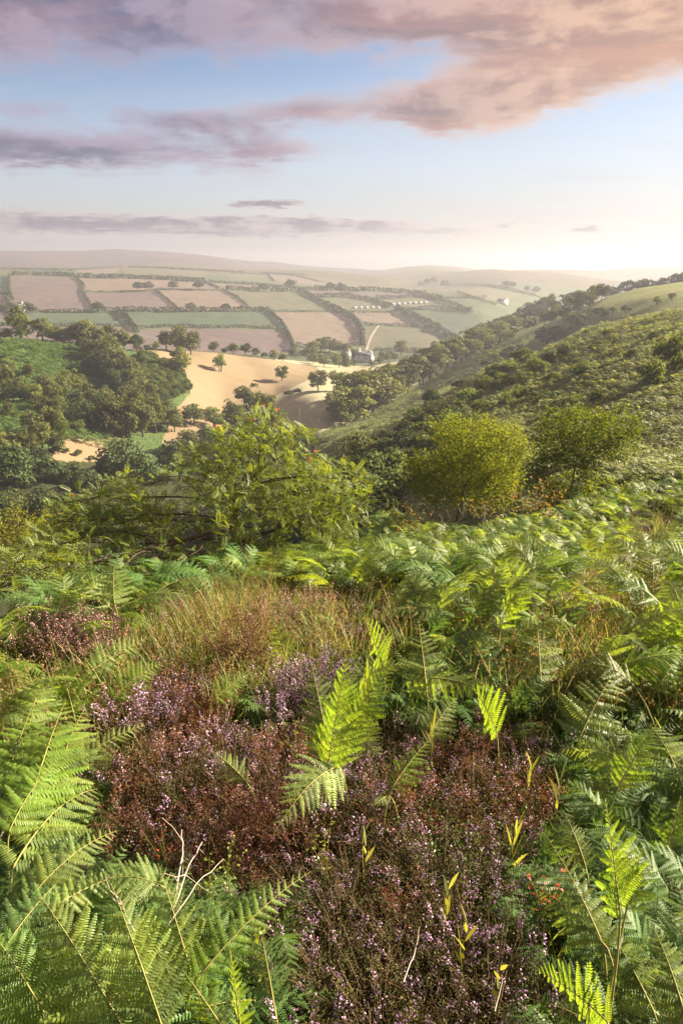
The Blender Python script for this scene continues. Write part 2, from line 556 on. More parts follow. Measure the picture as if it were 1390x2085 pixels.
def scatter(name, P, rot, scl, protos, label, cat):
    """things nobody could count: one object that places small plants on its points"""
    me = bpy.data.meshes.new(name)
    me.vertices.add(len(P))
    me.vertices.foreach_set('co', np.asarray(P, np.float32).ravel())
    me.attributes.new('rot', 'FLOAT_VECTOR', 'POINT').data.foreach_set('vector', np.asarray(rot, np.float32).ravel())
    me.attributes.new('scl', 'FLOAT', 'POINT').data.foreach_set('value', np.asarray(scl, np.float32))
    me.attributes.new('pick', 'INT', 'POINT').data.foreach_set('value', rng.integers(0, len(protos), len(P)).astype(np.int32))
    o = obj(name, me)
    tag(o, label, cat, None, 'stuff')
    coll = bpy.data.collections.new(name + ' kinds')
    for i, pm in enumerate(protos):
        coll.objects.link(bpy.data.objects.new('%s_kind_%03d' % (name, i), pm))
    ng = bpy.data.node_groups.new(name, 'GeometryNodeTree')
    ng.interface.new_socket('Geometry', in_out='INPUT', socket_type='NodeSocketGeometry')
    ng.interface.new_socket('Geometry', in_out='OUTPUT', socket_type='NodeSocketGeometry')
    gi, go = ng.nodes.new('NodeGroupInput'), ng.nodes.new('NodeGroupOutput')
    ci = ng.nodes.new('GeometryNodeCollectionInfo')
    ci.inputs['Collection'].default_value = coll
    ci.inputs['Separate Children'].default_value = True
    ci.inputs['Reset Children'].default_value = True
    ip = ng.nodes.new('GeometryNodeInstanceOnPoints')
    ip.inputs['Pick Instance'].default_value = True

    def attr(nm, dt):
        n = ng.nodes.new('GeometryNodeInputNamedAttribute')
        n.data_type = dt
        n.inputs['Name'].default_value = nm
        return n.outputs[0]
    ng.links.new(gi.outputs[0], ip.inputs['Points'])
    ng.links.new(ci.outputs[0], ip.inputs['Instance'])
    ng.links.new(attr('pick', 'INT'), ip.inputs['Instance Index'])
    ng.links.new(attr('rot', 'FLOAT_VECTOR'), ip.inputs['Rotation'])
    ng.links.new(attr('scl', 'FLOAT'), ip.inputs['Scale'])
    ng.links.new(ip.outputs[0], go.inputs[0])
    md = o.modifiers.new('plants', 'NODES')
    md.node_group = ng
    return o


def in_poly(u, v, poly):
    u, v = np.asarray(u, float), np.asarray(v, float)
    inside = np.zeros(u.shape, bool)
    n = len(poly)
    for i in range(n):
        x1, y1 = poly[i]
        x2, y2 = poly[(i + 1) % n]
        c = ((y1 > v) != (y2 > v)) & (u < (x2 - x1) * (v - y1) / (y2 - y1 + 1e-12) + x1)
        inside ^= c
    return inside


# ------------------------------------------------------------------ materials
def new_mat(name):
    m = bpy.data.materials.new(name)
    m.use_nodes = True
    m.node_tree.nodes.clear()
    k = NT(m.node_tree)
    return m, k, k.node('ShaderNodeOutputMaterial')


def leaf_mat(name, a, b, trans=0.4, tcol=None, rough=0.5, spec=0.3, objvar=0.35, c=None):
    """leaf: colour varies leaf by leaf and plant by plant; light also comes through it"""
    m, k, out = new_mat(name)
    geo = k.node('ShaderNodeNewGeometry')
    oi = k.node('ShaderNodeObjectInfo')
    col = k.mix(geo.outputs['Random Per Island'], a, b)
    if c is not None:
        col = k.mix(k.math('MULTIPLY', oi.outputs['Random'], 0.75), col, c)
    hsv = k.node('ShaderNodeHueSaturation')
    k.put(hsv.inputs['Hue'], k.math('MULTIPLY_ADD', oi.outputs['Random'], 0.03 * objvar / .35, 0.5 - 0.015 * objvar / .35))
    r2 = k.math('FRACT', k.math('MULTIPLY', oi.outputs['Random'], 7.31))
    k.put(hsv.inputs['Value'], k.math('MULTIPLY_ADD', r2, objvar * 2, 1 - objvar))
    k.put(hsv.inputs['Color'], col)
    pb = k.node('ShaderNodeBsdfPrincipled')
    k.put(pb.inputs['Base Color'], hsv.outputs[0])
    pb.inputs['Roughness'].default_value = rough
    pb.inputs['Specular IOR Level'].default_value = spec
    tr = k.node('ShaderNodeBsdfTranslucent')
    if tcol is None:
        tcol = (1.9, 1.7, 0.6)
    k.put(tr.inputs[0], k.mix(1.0, hsv.outputs[0], tcol, 'MULTIPLY'))
    mx = k.node('ShaderNodeMixShader')
    mx.inputs[0].default_value = trans
    k.l.new(pb.outputs[0], mx.inputs[1])
    k.l.new(tr.outputs[0], mx.inputs[2])
    k.l.new(mx.outputs[0], out.inputs[0])
    return m


def plain_mat(name, a, b, scale=8.0, rough=0.8, bump=0.0, spec=0.2):
    m, k, out = new_mat(name)
    tc = k.node('ShaderNodeTexCoord')
    n = k.noise(tc.outputs['Object'], scale, 6, 0.6)
    pb = k.node('ShaderNodeBsdfPrincipled')
    k.put(pb.inputs['Base Color'], k.mix(k.smooth(n, .3, .7), a, b))
    pb.inputs['Roughness'].default_value = rough
    pb.inputs['Specular IOR Level'].default_value = spec
    if bump:
        bn = k.node('ShaderNodeBump')
        bn.inputs['Strength'].default_value = bump
        k.put(bn.inputs['Height'], n)
        k.l.new(bn.outputs[0], pb.inputs['Normal'])
    k.l.new(pb.outputs[0], out.inputs[0])
    return m


def land_mat(name, cols, scale, fine, bump=0.5, dist=0.3, stretch=None, rot=0.0):
    """open land: two colours in large drifts, a third in fine tufts, with relief"""
    m, k, out = new_mat(name)
    tc = k.node('ShaderNodeTexCoord')
    vec = tc.outputs['Object']
    if stretch:
        mp = k.node('ShaderNodeMapping')
        mp.inputs['Scale'].default_value = stretch
        mp.inputs['Rotation'].default_value = (0, 0, rot)
        k.put(mp.inputs[0], vec)
        vec = mp.outputs[0]
    n1 = k.noise(vec, scale, 5, .6, .4)
    n2 = k.noise(vec, fine, 6, .65, .3)
    n3 = k.noise(tc.outputs['Object'], fine * 5, 4, .6)
    c = k.mix(k.smooth(n1, .35, .65), cols[0], cols[1])
    c = k.mix(k.smooth(n2, .42, .72), c, cols[2])
    hsv = k.node('ShaderNodeHueSaturation')
    k.put(hsv.inputs['Value'], k.math('MULTIPLY_ADD', n3, 0.5, .75))
    k.put(hsv.inputs['Color'], c)
    pb = k.node('ShaderNodeBsdfPrincipled')
    k.put(pb.inputs['Base Color'], hsv.outputs[0])
    pb.inputs['Roughness'].default_value = .95
    pb.inputs['Specular IOR Level'].default_value = .1
    bn = k.node('ShaderNodeBump')
    bn.inputs['Strength'].default_value = bump
    bn.inputs['Distance'].default_value = dist
    k.put(bn.inputs['Height'], k.math('ADD', n2, n3))
    k.l.new(bn.outputs[0], pb.inputs['Normal'])
    k.l.new(pb.outputs[0], out.inputs[0])
    return m


M = {}
M['soil'] = land_mat('peaty soil', ((.030, .020, .012), (.050, .036, .018), (.045, .055, .016)), 1.2, 6.0, .8, .05)
M['bracken_land'] = land_mat('bracken slope', ((0.15, 0.213, 0.09), (0.2, 0.231, 0.096), (0.106, 0.163, 0.07)), .05, .45, .9, 1.0)
M['left_bracken'] = land_mat('bracken hill', ((0.079, 0.137, 0.046), (0.099, 0.141, 0.041), (0.05, 0.091, 0.033)), .04, .35, .9, 1.2)
M['pale_grass'] = land_mat('sheep pasture', ((.16, .19, .055), (.20, .20, .07), (.11, .15, .045)), .03, .25, .6, .6)
M['straw'] = land_mat('cut hay field', ((0.21, 0.164, 0.097), (0.192, 0.15, 0.091), (0.225, 0.178, 0.111)), .035, .5, .5, .3, (1, 5, 1), .5)
M['hay'] = land_mat('dry meadow', ((0.316, 0.304, 0.193), (0.353, 0.32, 0.211), (0.27, 0.283, 0.162)), .025, .2, .3, .3, (2.5, 1, 1), -.4)
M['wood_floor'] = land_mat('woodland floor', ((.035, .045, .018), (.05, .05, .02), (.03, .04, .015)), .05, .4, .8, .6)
M['far_green'] = land_mat('far pasture', ((0.071, 0.095, 0.056), (0.097, 0.11, 0.06), (0.06, 0.084, 0.048)), .006, .06, .3, .5)
M['field_mauve'] = land_mat('stubble field', ((0.111, 0.092, 0.095), (0.121, 0.1, 0.095), (0.098, 0.083, 0.083)), .006, .07, .3, .3, (1, 9, 1), .1)
M['field_straw'] = land_mat('ripe field', ((0.144, 0.121, 0.1), (0.156, 0.129, 0.104), (0.126, 0.107, 0.092)), .006, .07, .3, .3, (1, 9, 1), -.1)
M['field_green'] = land_mat('green crop field', ((0.054, 0.085, 0.056), (0.06, 0.09, 0.058), (0.067, 0.094, 0.061)), .006, .07, .3, .3, (1, 9, 1), .05)
M['field_pale'] = land_mat('grazed field', ((0.097, 0.107, 0.07), (0.117, 0.114, 0.08), (0.088, 0.099, 0.064)), .006, .05, .2, .3)
M['moor'] = land_mat('heather moor', ((0.061, 0.043, 0.051), (0.076, 0.058, 0.055), (0.05, 0.043, 0.038)), .0015, .012, .3, 2)
M['far_hill'] = land_mat('distant farmland', ((0.092, 0.084, 0.048), (0.055, 0.071, 0.033), (0.128, 0.103, 0.062)), .004, .02, .3, 2)
M['lane'] = plain_mat('pale lane', (.26, .23, .20), (.32, .28, .24), .2)
M['bark'] = plain_mat('bark', (.050, .036, .026), (.11, .085, .062), 14, .9, .5)
M['bark_grey'] = plain_mat('pale bark', (.13, .11, .085), (.24, .21, .17), 18, .9, .5)
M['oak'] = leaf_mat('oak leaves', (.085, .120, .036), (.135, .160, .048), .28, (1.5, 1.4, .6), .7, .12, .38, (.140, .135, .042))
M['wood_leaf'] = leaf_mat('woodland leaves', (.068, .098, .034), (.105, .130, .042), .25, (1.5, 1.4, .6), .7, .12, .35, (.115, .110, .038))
M['dark_leaf'] = leaf_mat('shaded leaves', (.042, .068, .028), (.072, .098, .036), .22, None, .7, .12, .35)  # darker green foliage, for trees and bushes alike
M['bush_leaf'] = leaf_mat('scrub leaves', (.075, .115, .035), (.120, .150, .045), .30, None, .7, .12, .35)
M['hedge_leaf'] = leaf_mat('hedge leaves', (.042, .055, .030), (.065, .075, .036), .15, None, .7, .2, .3)
M['bright_tree'] = leaf_mat('lime leaves', (.080, .125, .022), (.120, .160, .028), .35, None, .55, .25, .2)


# ------------------------------------------------------------------ the ground, split into the pieces of country one can name
iA, jR = np.meshgrid(np.arange(NA - 1), np.arange(NR - 1), indexing='ij')
QUADS = np.stack([iA * NR + jR, (iA + 1) * NR + jR, (iA + 1) * NR + jR + 1, iA * NR + jR + 1], -1)
cx = (GX[:-1, :-1] + GX[1:, 1:]) / 2
cy = (GY[:-1, :-1] + GY[1:, 1:]) / 2
cz = (GZ[:-1, :-1] + GZ[1:, 1:]) / 2
CR = np.hypot(cx, cy)
CAZ = np.arctan2(cx, cy)
CU = 695 + FOC * np.tan(np.clip(CAZ, R(-60), R(60))) * (math.cos(PITCH) + .2 * math.sin(PITCH))   # column only
_, _ = 0, 0
PU, PV = to_pix(cx, cy, cz)
PU = np.where(np.abs(CAZ) < R(60), PU, np.where(CAZ > 0, 9000, -9000))

BELT = [(560, 190), (640, 204), (680, 225), (740, 245), (800, 270), (870, 300), (940, 335), (1000, 372), (1070, 420), (1100, 440)]
r_belt = np.interp(PU, [b[0] for b in BELT], [b[1] for b in BELT])

region = np.full(CR.shape, 0, int)               # 0 ground close by
names = {0: ('ground', 'soil', 'peaty hillside ground under the heather and bracken')}


def paint(idx, mask):
    region[mask] = idx


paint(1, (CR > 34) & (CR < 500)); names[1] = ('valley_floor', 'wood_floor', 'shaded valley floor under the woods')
paint(2, (CR > 34) & (CR < 500) & (PU > 640) & (CR < r_belt) | (CR > 34) & (CR < 480) & (PU > 1080)); names[2] = ('hillside', 'bracken_land', 'bracken covered hillside sloping down from the right')
paint(3, (CR > 185) & (CR < 500) & (PU > 1195)); names[3] = ('pasture', 'pale_grass', 'pale sunlit pasture behind the bracken hillside')
paint(4, (CR > 205) & (CR < 352) & (PU < 385) & (PU > -2000) & ~in_poly(PU, PV, [(230, 700), (300, 712), (390, 760), (420, 690), (230, 690)])); names[4] = ('left_hill', 'left_bracken', 'green bracken hill with woods along its foot')
paint(5, (CR > r_belt) & (CR < 470) & (PU > 560) & (PU < 1100)); names[5] = ('hay_field', 'hay', 'pale sloping hay field behind the belt of trees')
gold = [(228, 703), (300, 709), (440, 718), (560, 733), (640, 742), (655, 760), (560, 806), (520, 832), (450, 875), (400, 905), (330, 905), (345, 850), (388, 800), (382, 770), (335, 738), (290, 716)]
paint(6, in_poly(PU, PV, gold) & (CR > 200) & (CR < 440)); names[6] = ('straw_field', 'straw', 'golden cut field in the middle of the valley')
paint(7, in_poly(PU, PV, [(90, 940), (140, 890), (230, 872), (250, 900), (215, 940)]) & (CR > 150) & (CR < 300)); names[7] = ('glade', 'straw', 'small sunlit clearing between the valley woods')
paint(8, (CR >= 450) & (CR < 1400) & (region != 5)); names[8] = ('far_hillside', 'far_green', 'far hillside under the patchwork of fields')
paint(9, CR >= 1400); names[9] = ('distant_hills', 'far_hill', 'distant farmland ridges')
paint(10, (CR >= 2200) & (PU < 780)); names[10] = ('moor', 'moor', 'long hazy moor on the skyline')

FIELDS = [
    ([(22, 562), (60, 562), (150, 566), (172, 584), (168, 597), (190, 632), (36, 632), (24, 600)], 'field_mauve', 'broad brownish field with a straight hedge along its top'),
    ([(156, 566), (330, 568), (416, 575), (445, 588), (318, 588), (250, 594), (172, 593), (172, 580)], 'field_straw', 'long straw field below the thick dark hedge'),
    ([(174, 597), (250, 596), (318, 594), (345, 612), (362, 629), (300, 631), (205, 631), (184, 615)], 'field_mauve', 'mauve field in front of the two round trees'),
    ([(322, 592), (450, 592), (480, 606), (508, 626), (440, 631), (365, 630), (345, 610)], 'field_straw', 'pinkish field below a pair of lone trees'),
    ([(460, 592), (530, 594), (612, 594), (640, 610), (668, 630), (545, 631), (510, 626), (482, 605)], 'field_pale', 'grey green field under the dark hedge bank'),
    ([(38, 637), (190, 637), (240, 634), (258, 652), (262, 661), (130, 661), (52, 666)], 'field_green', 'green crop field above the left wood'),
    ([(262, 634), (440, 635), (543, 634), (572, 662), (480, 665), (410, 664), (280, 666)], 'field_green', 'long green crop field in the middle of the hillside'),
    ([(280, 671), (410, 669), (570, 672), (590, 700), (594, 720), (430, 722), (290, 712)], 'field_mauve', 'bare brown field below the green crop strip'),
    ([(60, 668), (262, 667), (276, 685), (280, 712), (40, 712)], 'field_mauve', 'brownish field right behind the ridge trees'),
    ([(552, 636), (700, 636), (722, 655), (733, 680), (728, 705), (690, 710), (604, 704), (592, 682)], 'field_straw', 'large rounded straw field above the valley cottages'),
    ([(742, 664), (850, 667), (900, 690), (920, 715), (744, 712)], 'field_pale', 'pale green field beside the lane'),
    ([(716, 634), (805, 636), (845, 661), (745, 659), (735, 650)], 'field_straw', 'straw field crossed by a low hedge'),
    ([(870, 634), (960, 634), (990, 660), (960, 690), (915, 680)], 'field_green', 'hazy green field near the hill shoulder'),
    ([(650, 610), (700, 606), (756, 616), (790, 630), (680, 630)], 'field_pale', 'narrow pale field with white sheds along its foot'),
    ([(764, 611), (858, 607), (920, 616), (930, 628), (806, 627)], 'field_pale', 'pale field with a row of white sheds'),
    ([(630, 591), (850, 598), (880, 606), (764, 607), (640, 602)], 'field_mauve', 'long strip field under the skyline hedge'),
    ([(850, 586), (915, 580), (985, 582), (1060, 600), (1020, 612), (920, 600)], 'field_pale', 'rounded field on the hazy shoulder'),
    ([(0, 563), (18, 563), (18, 597), (0, 597)], 'field_green', 'corner of a green field at the edge of the hillside'),
    ([(0, 600), (20, 602), (28, 640), (0, 655)], 'field_mauve', 'small brown field beside the white farmhouse'),
    ([(0, 666), (36, 664), (40, 700), (0, 706)], 'field_mauve', 'brown field at the left end of the hillside'),
    ([(435, 577), (510, 581), (612, 588), (620, 591), (530, 587), (458, 585)], 'field_straw', 'thin yellow strip field behind the hedge bank'),
    ([(465, 553), (530, 556), (545, 561), (558, 572), (468, 570)], 'field_pale', 'pale field on top of the hillside'),
    ([(545, 560), (600, 562), (655, 572), (660, 579), (570, 576)], 'field_straw', 'yellowish field near the far skyline'),
    ([(50, 547), (150, 550), (152, 556), (60, 555)], 'field_green', 'thin green field under the moor'),
    ([(155, 549), (245, 545), (240, 556), (160, 558)], 'field_straw', 'thin straw field under the moor'),
    ([(258, 546), (330, 547), (420, 553), (420, 566), (250, 557)], 'field_pale', 'grey field above the thick dark hedge'),
]
for n, (poly, mt, lab) in enumerate(FIELDS):
    names[20 + n] = ('field', mt, lab)
    paint(20 + n, in_poly(PU, PV, poly) & (CR > 480) & (CR < (2400 if max(p[1] for p in poly) < 585 else 1350)))

GV = np.stack([GX, GY, GZ], -1).reshape(-1, 3)
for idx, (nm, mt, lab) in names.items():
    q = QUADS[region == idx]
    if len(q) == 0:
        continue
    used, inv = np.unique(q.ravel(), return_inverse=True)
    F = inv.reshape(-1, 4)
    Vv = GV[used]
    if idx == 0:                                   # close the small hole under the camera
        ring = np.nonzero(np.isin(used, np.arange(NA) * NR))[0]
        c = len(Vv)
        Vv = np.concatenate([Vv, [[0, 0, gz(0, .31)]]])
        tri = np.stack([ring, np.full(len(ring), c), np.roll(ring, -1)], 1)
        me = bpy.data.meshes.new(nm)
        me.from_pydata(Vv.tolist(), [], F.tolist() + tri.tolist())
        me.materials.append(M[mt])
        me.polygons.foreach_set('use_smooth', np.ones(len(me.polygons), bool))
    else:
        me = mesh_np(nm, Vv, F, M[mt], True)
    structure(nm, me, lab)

# ------------------------------------------------------------------ trees seen from afar
def crown_mesh(name, seed, mat, rx, zc, rz, lobes=26, n=2600, lobe_r=(.20, .36), card=.052, lean=0.0, low=-.55):
    """crown of a tree one unit tall: leaf sprays on the skins of many small lobes"""
    r = np.random.default_rng(seed)
    g = Geo()
    C, Rd = [], []
    while len(C) < lobes:
        p = r.normal(size=3)
        p /= np.linalg.norm(p)
        if p[2] < low:
            continue
        p *= r.uniform(.45, .82)
        C.append([p[0] * rx + lean * p[2], p[1] * rx, zc + p[2] * rz])
        Rd.append(r.uniform(*lobe_r) * (rx + rz) / 2 * 1.25)
    C, Rd = np.array(C), np.array(Rd)
    w = Rd ** 2
    k = r.choice(len(C), n, p=w / w.sum())
    d = r.normal(size=(n, 3))
    d[:, 2] = np.abs(d[:, 2]) * .9 + d[:, 2] * .1 - .15
    d /= np.linalg.norm(d, axis=1, keepdims=True)
    P = C[k] + d * Rd[k][:, None] * r.uniform(.72, 1.08, n)[:, None] * np.array([1, 1, .85])
    # twigs thin out in places so light passes
    keep = (vnoise(P[:, 0] * 9, (P[:, 1] + P[:, 2] * 1.7) * 9, seed) + .75 > r.uniform(0, .9, n))
    P, d = P[keep], d[keep]
    N = d + r.normal(0, .55, P.shape)
    cards(g, P, N, r.uniform(.75, 1.4, len(P)) * card)
    return g.mesh(name, mat)


def trunk_mesh(name, seed, mat, h, rad, spread, limbs=6, stems=1):
    r = np.random.default_rng(seed)
    g = Geo()
    for s in range(stems):
        off = r.normal(0, .03, 2) * (stems > 1)
        top = np.array([r.normal(0, .05) + off[0] * 3, r.normal(0, .05) + off[1] * 3, h])
        P = np.array([[off[0], off[1], -.05], [off[0] * 1.4 + r.normal(0, .01), off[1] * 1.4, h * .35], top * [.7, .7, .7], top])
        g.tube(P, [rad * 1.35, rad, rad * .7, rad * .25], 7)
        for i in range(limbs):
            a = i * 2.4 + r.uniform(0, 1)
            z0 = h * r.uniform(.35, .75)
            b = np.array([top[0] * z0 / h, top[1] * z0 / h, z0])
            e = b + np.array([math.cos(a) * spread, math.sin(a) * spread, r.uniform(.12, .3)])
            m2 = (b + e) / 2 + np.array([0, 0, -.02])
            g.tube([b, m2, e], [rad * .5, rad * .33, rad * .12], 5)
    return g.mesh(name, mat, True)


def tree_kind(seed, leaf, **kw):
    tr = dict(h=.72, rad=.022, spread=.22, limbs=6, stems=1)
    tr.update(kw.pop('trunk', {}))
    return (trunk_mesh('trunk', seed, M['bark'], **tr), crown_mesh('crown', seed, M[leaf], **kw))


KINDS = {
    'oak': [tree_kind(11 + i, 'oak', rx=.42, zc=.50, rz=.42, low=-.9, n=3000) for i in range(4)],
    'wood': [tree_kind(31 + i, 'wood_leaf', rx=.42, zc=.48, rz=.44, lobes=34, n=3400, card=.050, low=-.95) for i in range(4)],
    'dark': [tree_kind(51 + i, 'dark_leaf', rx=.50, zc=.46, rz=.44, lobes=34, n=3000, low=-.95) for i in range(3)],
    'beech': [tree_kind(71 + i, 'wood_leaf', rx=.36, zc=.56, rz=.40, n=2800, low=-.9, trunk=dict(h=.8, rad=.018, spread=.16, stems=2)) for i in range(3)],
    'tall': [tree_kind(91 + i, 'oak', rx=.27, zc=.50, rz=.44, lobes=26, n=2400, low=-.95) for i in range(2)],
    'round': [tree_kind(111 + i, 'hedge_leaf', rx=.55, zc=.50, rz=.42, n=1600, card=.075, low=-.8) for i in range(2)],
    'lime': [tree_kind(121 + i, 'bright_tree', rx=.38, zc=.50, rz=.43, n=2800, low=-.9) for i in range(2)],
    'bush': [tree_kind(131 + i, 'bush_leaf', rx=.62, zc=.45, rz=.45, lobes=24, n=2000, card=.075, low=-.8, trunk=dict(h=.5, rad=.03, spread=.3)) for i in range(4)],
    'scrub': [tree_kind(151 + i, 'bush_leaf', rx=.42, zc=.5, rz=.45, lobes=20, n=1500, card=.065, low=-.7, trunk=dict(h=.7, rad=.02, spread=.2, stems=3)) for i in range(3)],
    'darkbush': [tree_kind(171 + i, 'dark_leaf', rx=.62, zc=.42, rz=.42, lobes=24, n=2000, card=.075, low=-.8, trunk=dict(h=.5, rad=.03, spread=.3)) for i in range(3)],
}
_count = {}


def plant_tree(name, kind, loc, height, label, cat='tree', group=None, wide=1.0):
    i = _count.get(kind, 0)
    _count[kind] = i + 1
    tk, cr = KINDS[kind][i % len(KINDS[kind])]
    o = thing(name, label, cat, loc, rng.uniform(0, 6.28), (height * wide, height * wide, height), group)
    obj('trunk', tk, o)
    obj('crown', cr, o)
    return o


TREE_GAIN = 1.15


def tree_px(kind, u, v, h, label, group=None, r=None, wide=1.0, name='tree', cat='tree', sink=.03):
    """a tree whose foot is seen at (u, v), h photo pixels tall"""
    p = at(u, r) if r else hit(u, v, 40)
    d = math.sqrt(p.x ** 2 + p.y ** 2 + (p.z - CAM_Z) ** 2)
    hgt = TREE_GAIN * h * d / FOC * math.sqrt(1 + ((u - 695) / FOC) ** 2 * .6)
    p.z -= sink * hgt
    return plant_tree(name, kind, p, hgt, label, cat, group, wide)


# --- the row on the ridge of the left hill
for a in [('dark', 46, 700, 24, 'low dark spreading tree at the left end of the ridge row', 1.1),
          ('lime', 76, 703, 56, 'tall light green tree, highest of the ridge row', .95),
          ('oak', 118, 703, 46, 'brown green oak right of the tall light green ridge tree', .95),
          ('wood', 143, 703, 32, 'small olive tree between the ridge oak and the paler crowns', 1.0),
          ('lime', 160, 704, 34, 'pale small tree near the middle of the ridge row', 1.0),
          ('wood', 182, 705, 42, 'dark round topped tree in the middle of the ridge row', 1.0),
          ('oak', 204, 706, 46, 'broad oak behind the top of the diagonal wood', 1.0),
          ('oak', 224, 706, 36, 'olive oak just right of the diagonal wood top', .9),
          ('wood', 247, 708, 38, 'dark round tree at the upper corner of the golden field', .95),
          ('oak', 273, 708, 38, 'brown crowned tree on the upper edge of the golden field', .85),
          ('dark', 298, 711, 31, 'compact round tree ending the ridge row', .95),
          ('darkbush', 318, 714, 13, 'small dark bush beside the round end tree of the ridge row', 1.0),
          ('lime', 334, 715, 19, 'little pale tree on the upper edge of the golden field', 1.0)]:
    tree_px(a[0], a[1], a[2], a[3], a[4], 'trees along the ridge of the left hill', r=338 + (a[1] > 230) * 8, wide=a[5])

for a in [('oak', 355, 722, 38, 'pale oak at the left of the clump above the golden field', 1.0, 360),
          ('wood', 384, 734, 52, 'big dark tree in the clump above the golden field', .95, 362),
          ('wood', 402, 738, 44, 'brownish tree at the right of the clump above the golden field', .95, 364),
          ('tall', 366, 768, 58, 'tall narrow tree standing alone inside the golden field', 1.1, None),
          ('scrub', 448, 756, 32, 'small ragged tree alone on the golden slope', .9, None),
          ('oak', 574, 776, 30, 'round tree casting its shadow on the lower golden field', 1.0, None),
          ('darkbush', 588, 806, 11, 'low dark bush by the stream line below the golden field', 1.4, None),
          ('darkbush', 606, 802, 10, 'second low bush by the stream, nearer the oak pair', 1.4, None),
          ('oak', 648, 798, 43, 'left oak of the pair in the valley meadow', 1.0, None),
          ('lime', 687, 796, 45, 'right and greener oak of the pair in the valley meadow', .95, None),
          ('dark', 395, 866, 44, 'small dark tree at the lower left edge of the golden field', .95, None),
          ('oak', 512, 852, 68, 'big brown oak in the clump behind the rowan top', 1.0, None),
          ('wood', 472, 862, 48, 'dark tree left of the big oak behind the rowan', 1.0, None),
          ('wood', 545, 848, 44, 'tree right of the big oak behind the rowan', 1.0, None),
          ('scrub', 436, 872, 40, 'leafy shrub between the dark tree and the big oak', 1.1, None),
          ('lime', 495, 880, 44, 'paler tree in front of the big oak behind the rowan', 1.1, None)]:
    tree_px(a[0], a[1], a[2], a[3], a[4], None, r=a[6], wide=a[5])

# --- hedgerow trees at the far edge of the golden field
for u, v, h, kd in [(447, 722, 20, 'wood'), (468, 726, 12, 'dark'), (485, 728, 22, 'oak'), (508, 731, 22, 'wood'), (528, 734, 16, 'dark'), (545, 735, 12, 'dark'), (563, 737, 20, 'oak'), (580, 738, 18, 'wood')]:
    tree_px(kd, u, v, h, 'round hedgerow tree along the far edge of the golden field', 'hedgerow trees beyond the golden field', r=412 + (u - 447) * .2, wide=1.15)

TREE_GAIN = .95
# --- dark diagonal wood and the warm lower wood on the left hill
for u, v, h, kd, w in [(172, 722, 36, 'wood', 1.1), (196, 742, 52, 'wood', 1.1), (222, 740, 58, 'wood', 1.1), (205, 768, 60, 'dark', 1.0), (238, 764, 62, 'wood', 1.1), (228, 786, 60, 'dark', 1.0),
                       (262, 778, 58, 'wood', 1.0), (250, 800, 56, 'dark', 1.0), (280, 800, 52, 'wood', 1.1), (268, 818, 46, 'wood', 1.0), (185, 760, 40, 'dark', 1.0), (300, 812, 40, 'wood', 1.1)]:
    tree_px(kd, u, v, h, 'dark rounded tree in the wood running diagonally up the left hill', 'trees of the diagonal wood on the left hill', wide=w)
for u, v, h, kd, w in [(258, 892, 96, 'oak', .85), (228, 890, 84, 'wood', .9), (292, 890, 92, 'oak', .9), (318, 882, 84, 'oak', .85), (342, 872, 66, 'wood', .95), (300, 842, 66, 'oak', 1.0), (330, 836, 48, 'dark', 1.1), (270, 850, 70, 'oak', .9),
                       (356, 880, 50, 'wood', 1.0)]:
    tree_px(kd, u, v, h, 'large warm brown oak in the tall clump beside the golden field', 'oaks of the tall clump beside the golden field', wide=w)
for u, v, h, kd, w in [(8, 792, 52, 'oak', 1.0), (20, 762, 34, 'scrub', 1.0), (62, 772, 34, 'oak', .9), (48, 800, 36, 'wood', 1.1), (70, 828, 48, 'oak', 1.1), (95, 805, 42, 'wood', 1.1), (112, 822, 44, 'oak', 1.0), (132, 812, 50, 'wood', .9),
                       (150, 800, 52, 'oak', .9), (165, 800, 40, 'wood', 1.0), (180, 825, 46, 'wood', 1.1), (150, 840, 50, 'dark', 1.0), (125, 852, 46, 'wood', 1.0), (172, 862, 50, 'dark', 1.0), (205, 850, 52, 'dark', 1.0), (195, 880, 48, 'wood', 1.0),
                       (160, 884, 34, 'lime', 1.1), (216, 878, 60, 'wood', .9), (215, 822, 40, 'wood', 1.0), (30, 822, 40, 'dark', 1.1), (20, 850, 30, 'wood', 1.0), (90, 846, 42, 'wood', 1.0)]:
    tree_px(kd, u, v, h, 'mixed tree in the wood along the foot of the left hill', 'trees of the wood at the foot of the left hill', wide=w)
for u, v, h, kd, w in [(75, 892, 56, 'wood', 1.0), (108, 898, 76, 'oak', .75), (128, 902, 62, 'lime', .8), (88, 915, 60, 'oak', .9), (55, 905, 40, 'wood', 1.0), (60, 930, 54, 'oak', .9), (20, 938, 56, 'oak', 1.3), (-12, 930, 60, 'oak', 1.0), (120, 925, 40, 'wood', 1.0)]:
    tree_px(kd, u, v, h, 'sunlit oak left of the small clearing', 'sunlit oaks beside the small clearing', wide=w)
TREE_GAIN = 1.1
